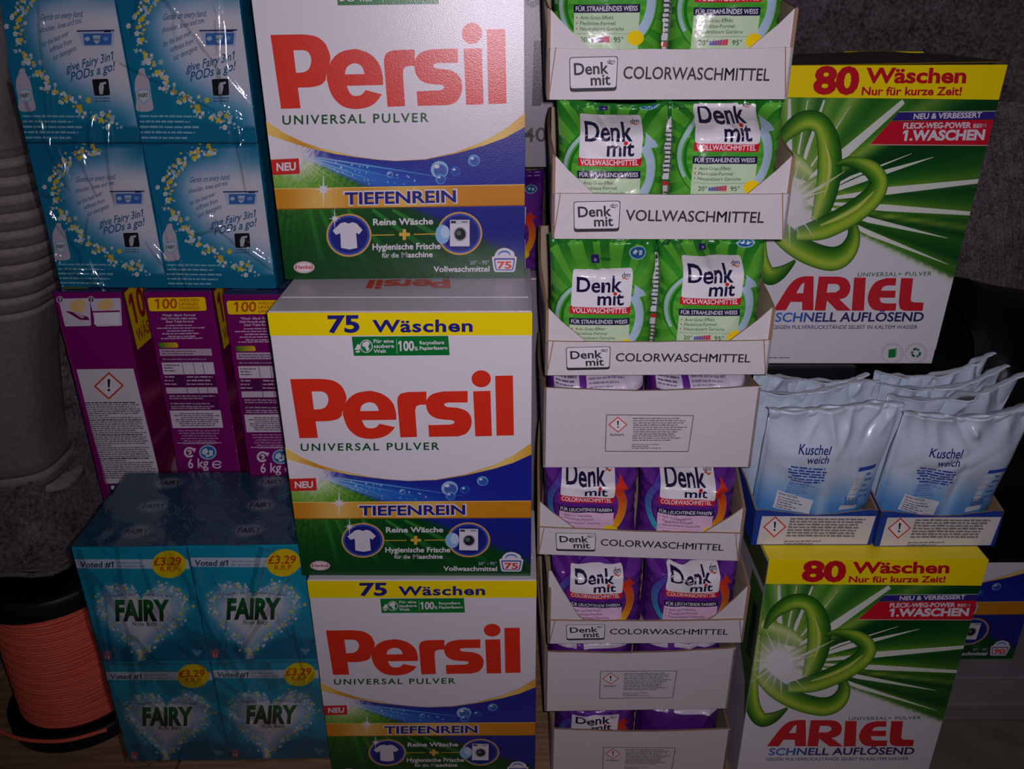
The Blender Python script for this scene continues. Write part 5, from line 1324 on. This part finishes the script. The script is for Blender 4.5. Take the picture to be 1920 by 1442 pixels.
g = grid_mesh(130, 90, lambda a, b: tuple(np.array(back_sheet(a, b)) - np.array((0, 1.4, 1.28)))); g.build('cloth', M_FELT, bl)
hp_ = [tuple(np.array(back_sheet(a / 260, .995)) - np.array((0, 1.403, 1.28))) for a in range(261)]
tube([(x, y - .004, z + .0012 * math.sin(i * 1.9)) for i, (x, y, z) in enumerate(hp_)], .0035).build('stitched_hem', M_KNIT, bl)

kb = empty('knit_blanket', (.86, 1.28, .50), 0, 'grey ribbed knit blanket with a pale hem, right of the upper ring carton', 'blanket')
def fold_sheet(a, b):
    x = -.30 + .62 * a; z = (.30 - .55 * max(0, x + .14)) * (1 - b)
    x2 = x + .10 * b * (1 - a); y = -.02 - .03 * math.sin(a * 5 + b * 2) - .025 * b + .012 * math.sin(a * 14 + b * 3)
    z2 = z + .012 * math.sin(a * 6)
    return (x2, y, z2)
g = grid_mesh(60, 50, lambda a, b: fold_sheet(a, b)); g.build('cloth', M_KNIT, kb)
for b0, nm in ((.0, 'stitched_hem'), (.10, 'stitched_hem')):
    P = [fold_sheet(i / 120, b0) for i in range(121)]
    tube([(x, y - .005, z + .0015 * math.sin(i * 2.1)) for i, (x, y, z) in enumerate(P)], .0042).build(nm, M_KNIT, kb)
rb_ = MB()
for k in range(46):
    P = [fold_sheet(k / 46 + .004, .02 + .96 * j / 18) for j in range(19)]
    q = tube([(x, y - .001, z) for x, y, z in P], .0022, 5); rb_.add(q.v, q.f, (.5, .5, .5), True)
tag(rb_.build('knit_ribs', M_KNIT, kb), kind='stuff')

cu = empty('floor_cushion', (-.85, 1.05, .312), 0, 'grey padded cushion with ribbed bands standing at the left edge', 'cushion')
def cush(a, b):
    z = .74 * b; edge = [(0, .255), (.02, .21), (.09, .205), (.2, .222), (.28, .245), (.36, .268), (.44, .272), (.5, .262), (.58, .285), (.74, .30)]
    r = np.interp(z, [e[0] for e in edge], [e[1] for e in edge])
    t = a * 2 * math.pi; n = 4.0
    c, s_ = math.cos(t), math.sin(t); rx = r * math.copysign(abs(c) ** (2 / n), c); ry = .075 * math.copysign(abs(s_) ** (2 / n), s_)
    cap = min(1, (b / .04)) ** .5 * min(1, ((1 - b) / .04)) ** .5
    return (rx * (.85 + .15 * cap), ry * (.4 + .6 * cap) , z)
M_CUSH = plain('grey_cushion_cloth', (112, 106, 104), .9, .1, 140, .14, .3)
M_RIB = plain('pale_ribbed_cloth', (138, 130, 126), .9, .1, 140, .14, .3); M_RIBD = plain('dark_ribbed_cloth', (100, 92, 89), .9, .1, 140, .14, .3)
def cush_band(b0, b1, nb, name, mat, puff=0.0):
    f = lambda a, b: (lambda p: (p[0] * (1 + puff * math.sin(math.pi * b)), p[1] * (1 + puff * 3 * math.sin(math.pi * b)), p[2]))(cush(a, b0 + (b1 - b0) * b))
    return grid_mesh(64, nb, f).build(name, mat, cu)
cush_band(0.0, .012, 2, 'lower_rib', M_RIBD)
for k in range(4): cush_band(.012 + .017 * k, .012 + .017 * (k + 1), 4, 'lower_rib', M_RIB if k % 2 == 0 else M_RIBD, .012)
cush_band(.08, .365, 12, 'plain_band', M_CUSH)
for k in range(20): cush_band(.365 + .0142 * k, .365 + .0142 * (k + 1), 4, 'upper_rib', M_RIB if k % 2 == 0 else M_RIBD, .010)
cush_band(.649, 1.0, 14, 'plain_band', M_CUSH)

bg = empty('black_sack', (.80, 1.0, .408), 0, 'crumpled black plastic sack filling the dark corner at right', 'sack')
SPROF = [(-.062, .004), (-.070, -.06), (-.074, -.134), (-.088, -.138), (-.102, -.12), (-.108, -.02), (-.100, .07), (-.075, .135), (-.02, .185), (.08, .205), (.17, .16), (.20, .07), (.19, .006), (.10, .003), (-.062, .004)]
SPS = smooth_line(SPROF, 5)
def sack(a, b):
    k = b * (len(SPS) - 1); i = min(int(k), len(SPS) - 2); y = SPS[i][0] + (SPS[i + 1][0] - SPS[i][0]) * (k - i); z = SPS[i][1] + (SPS[i + 1][1] - SPS[i][1]) * (k - i)
    x = -.222 + .45 * a; e = min(1, a / .05, (1 - a) / .05) ** .5
    if z > .01: z = z * (.85 + .15 * e) - .10 * a * (z / .2) ; y = y + .009 * math.sin(x * 44 + z * 30) * math.sin(z * 50 + x * 12) * (1 if y < .15 else 0)
    return (x + .006 * math.sin(z * 40), .03 + (y - .03) * (.8 + .2 * e), z)
grid_mesh(70, 70, sack).build('sack_body', M_BLACKBAG, bg)
tube([(-.20 + .40 * t / 40, -.1095 + .004 * math.sin(t), .14 - .10 * t / 40 + .004 * math.sin(t * .7)) for t in range(41)], .004).build('folded_edge', M_BLACKBAG, bg)
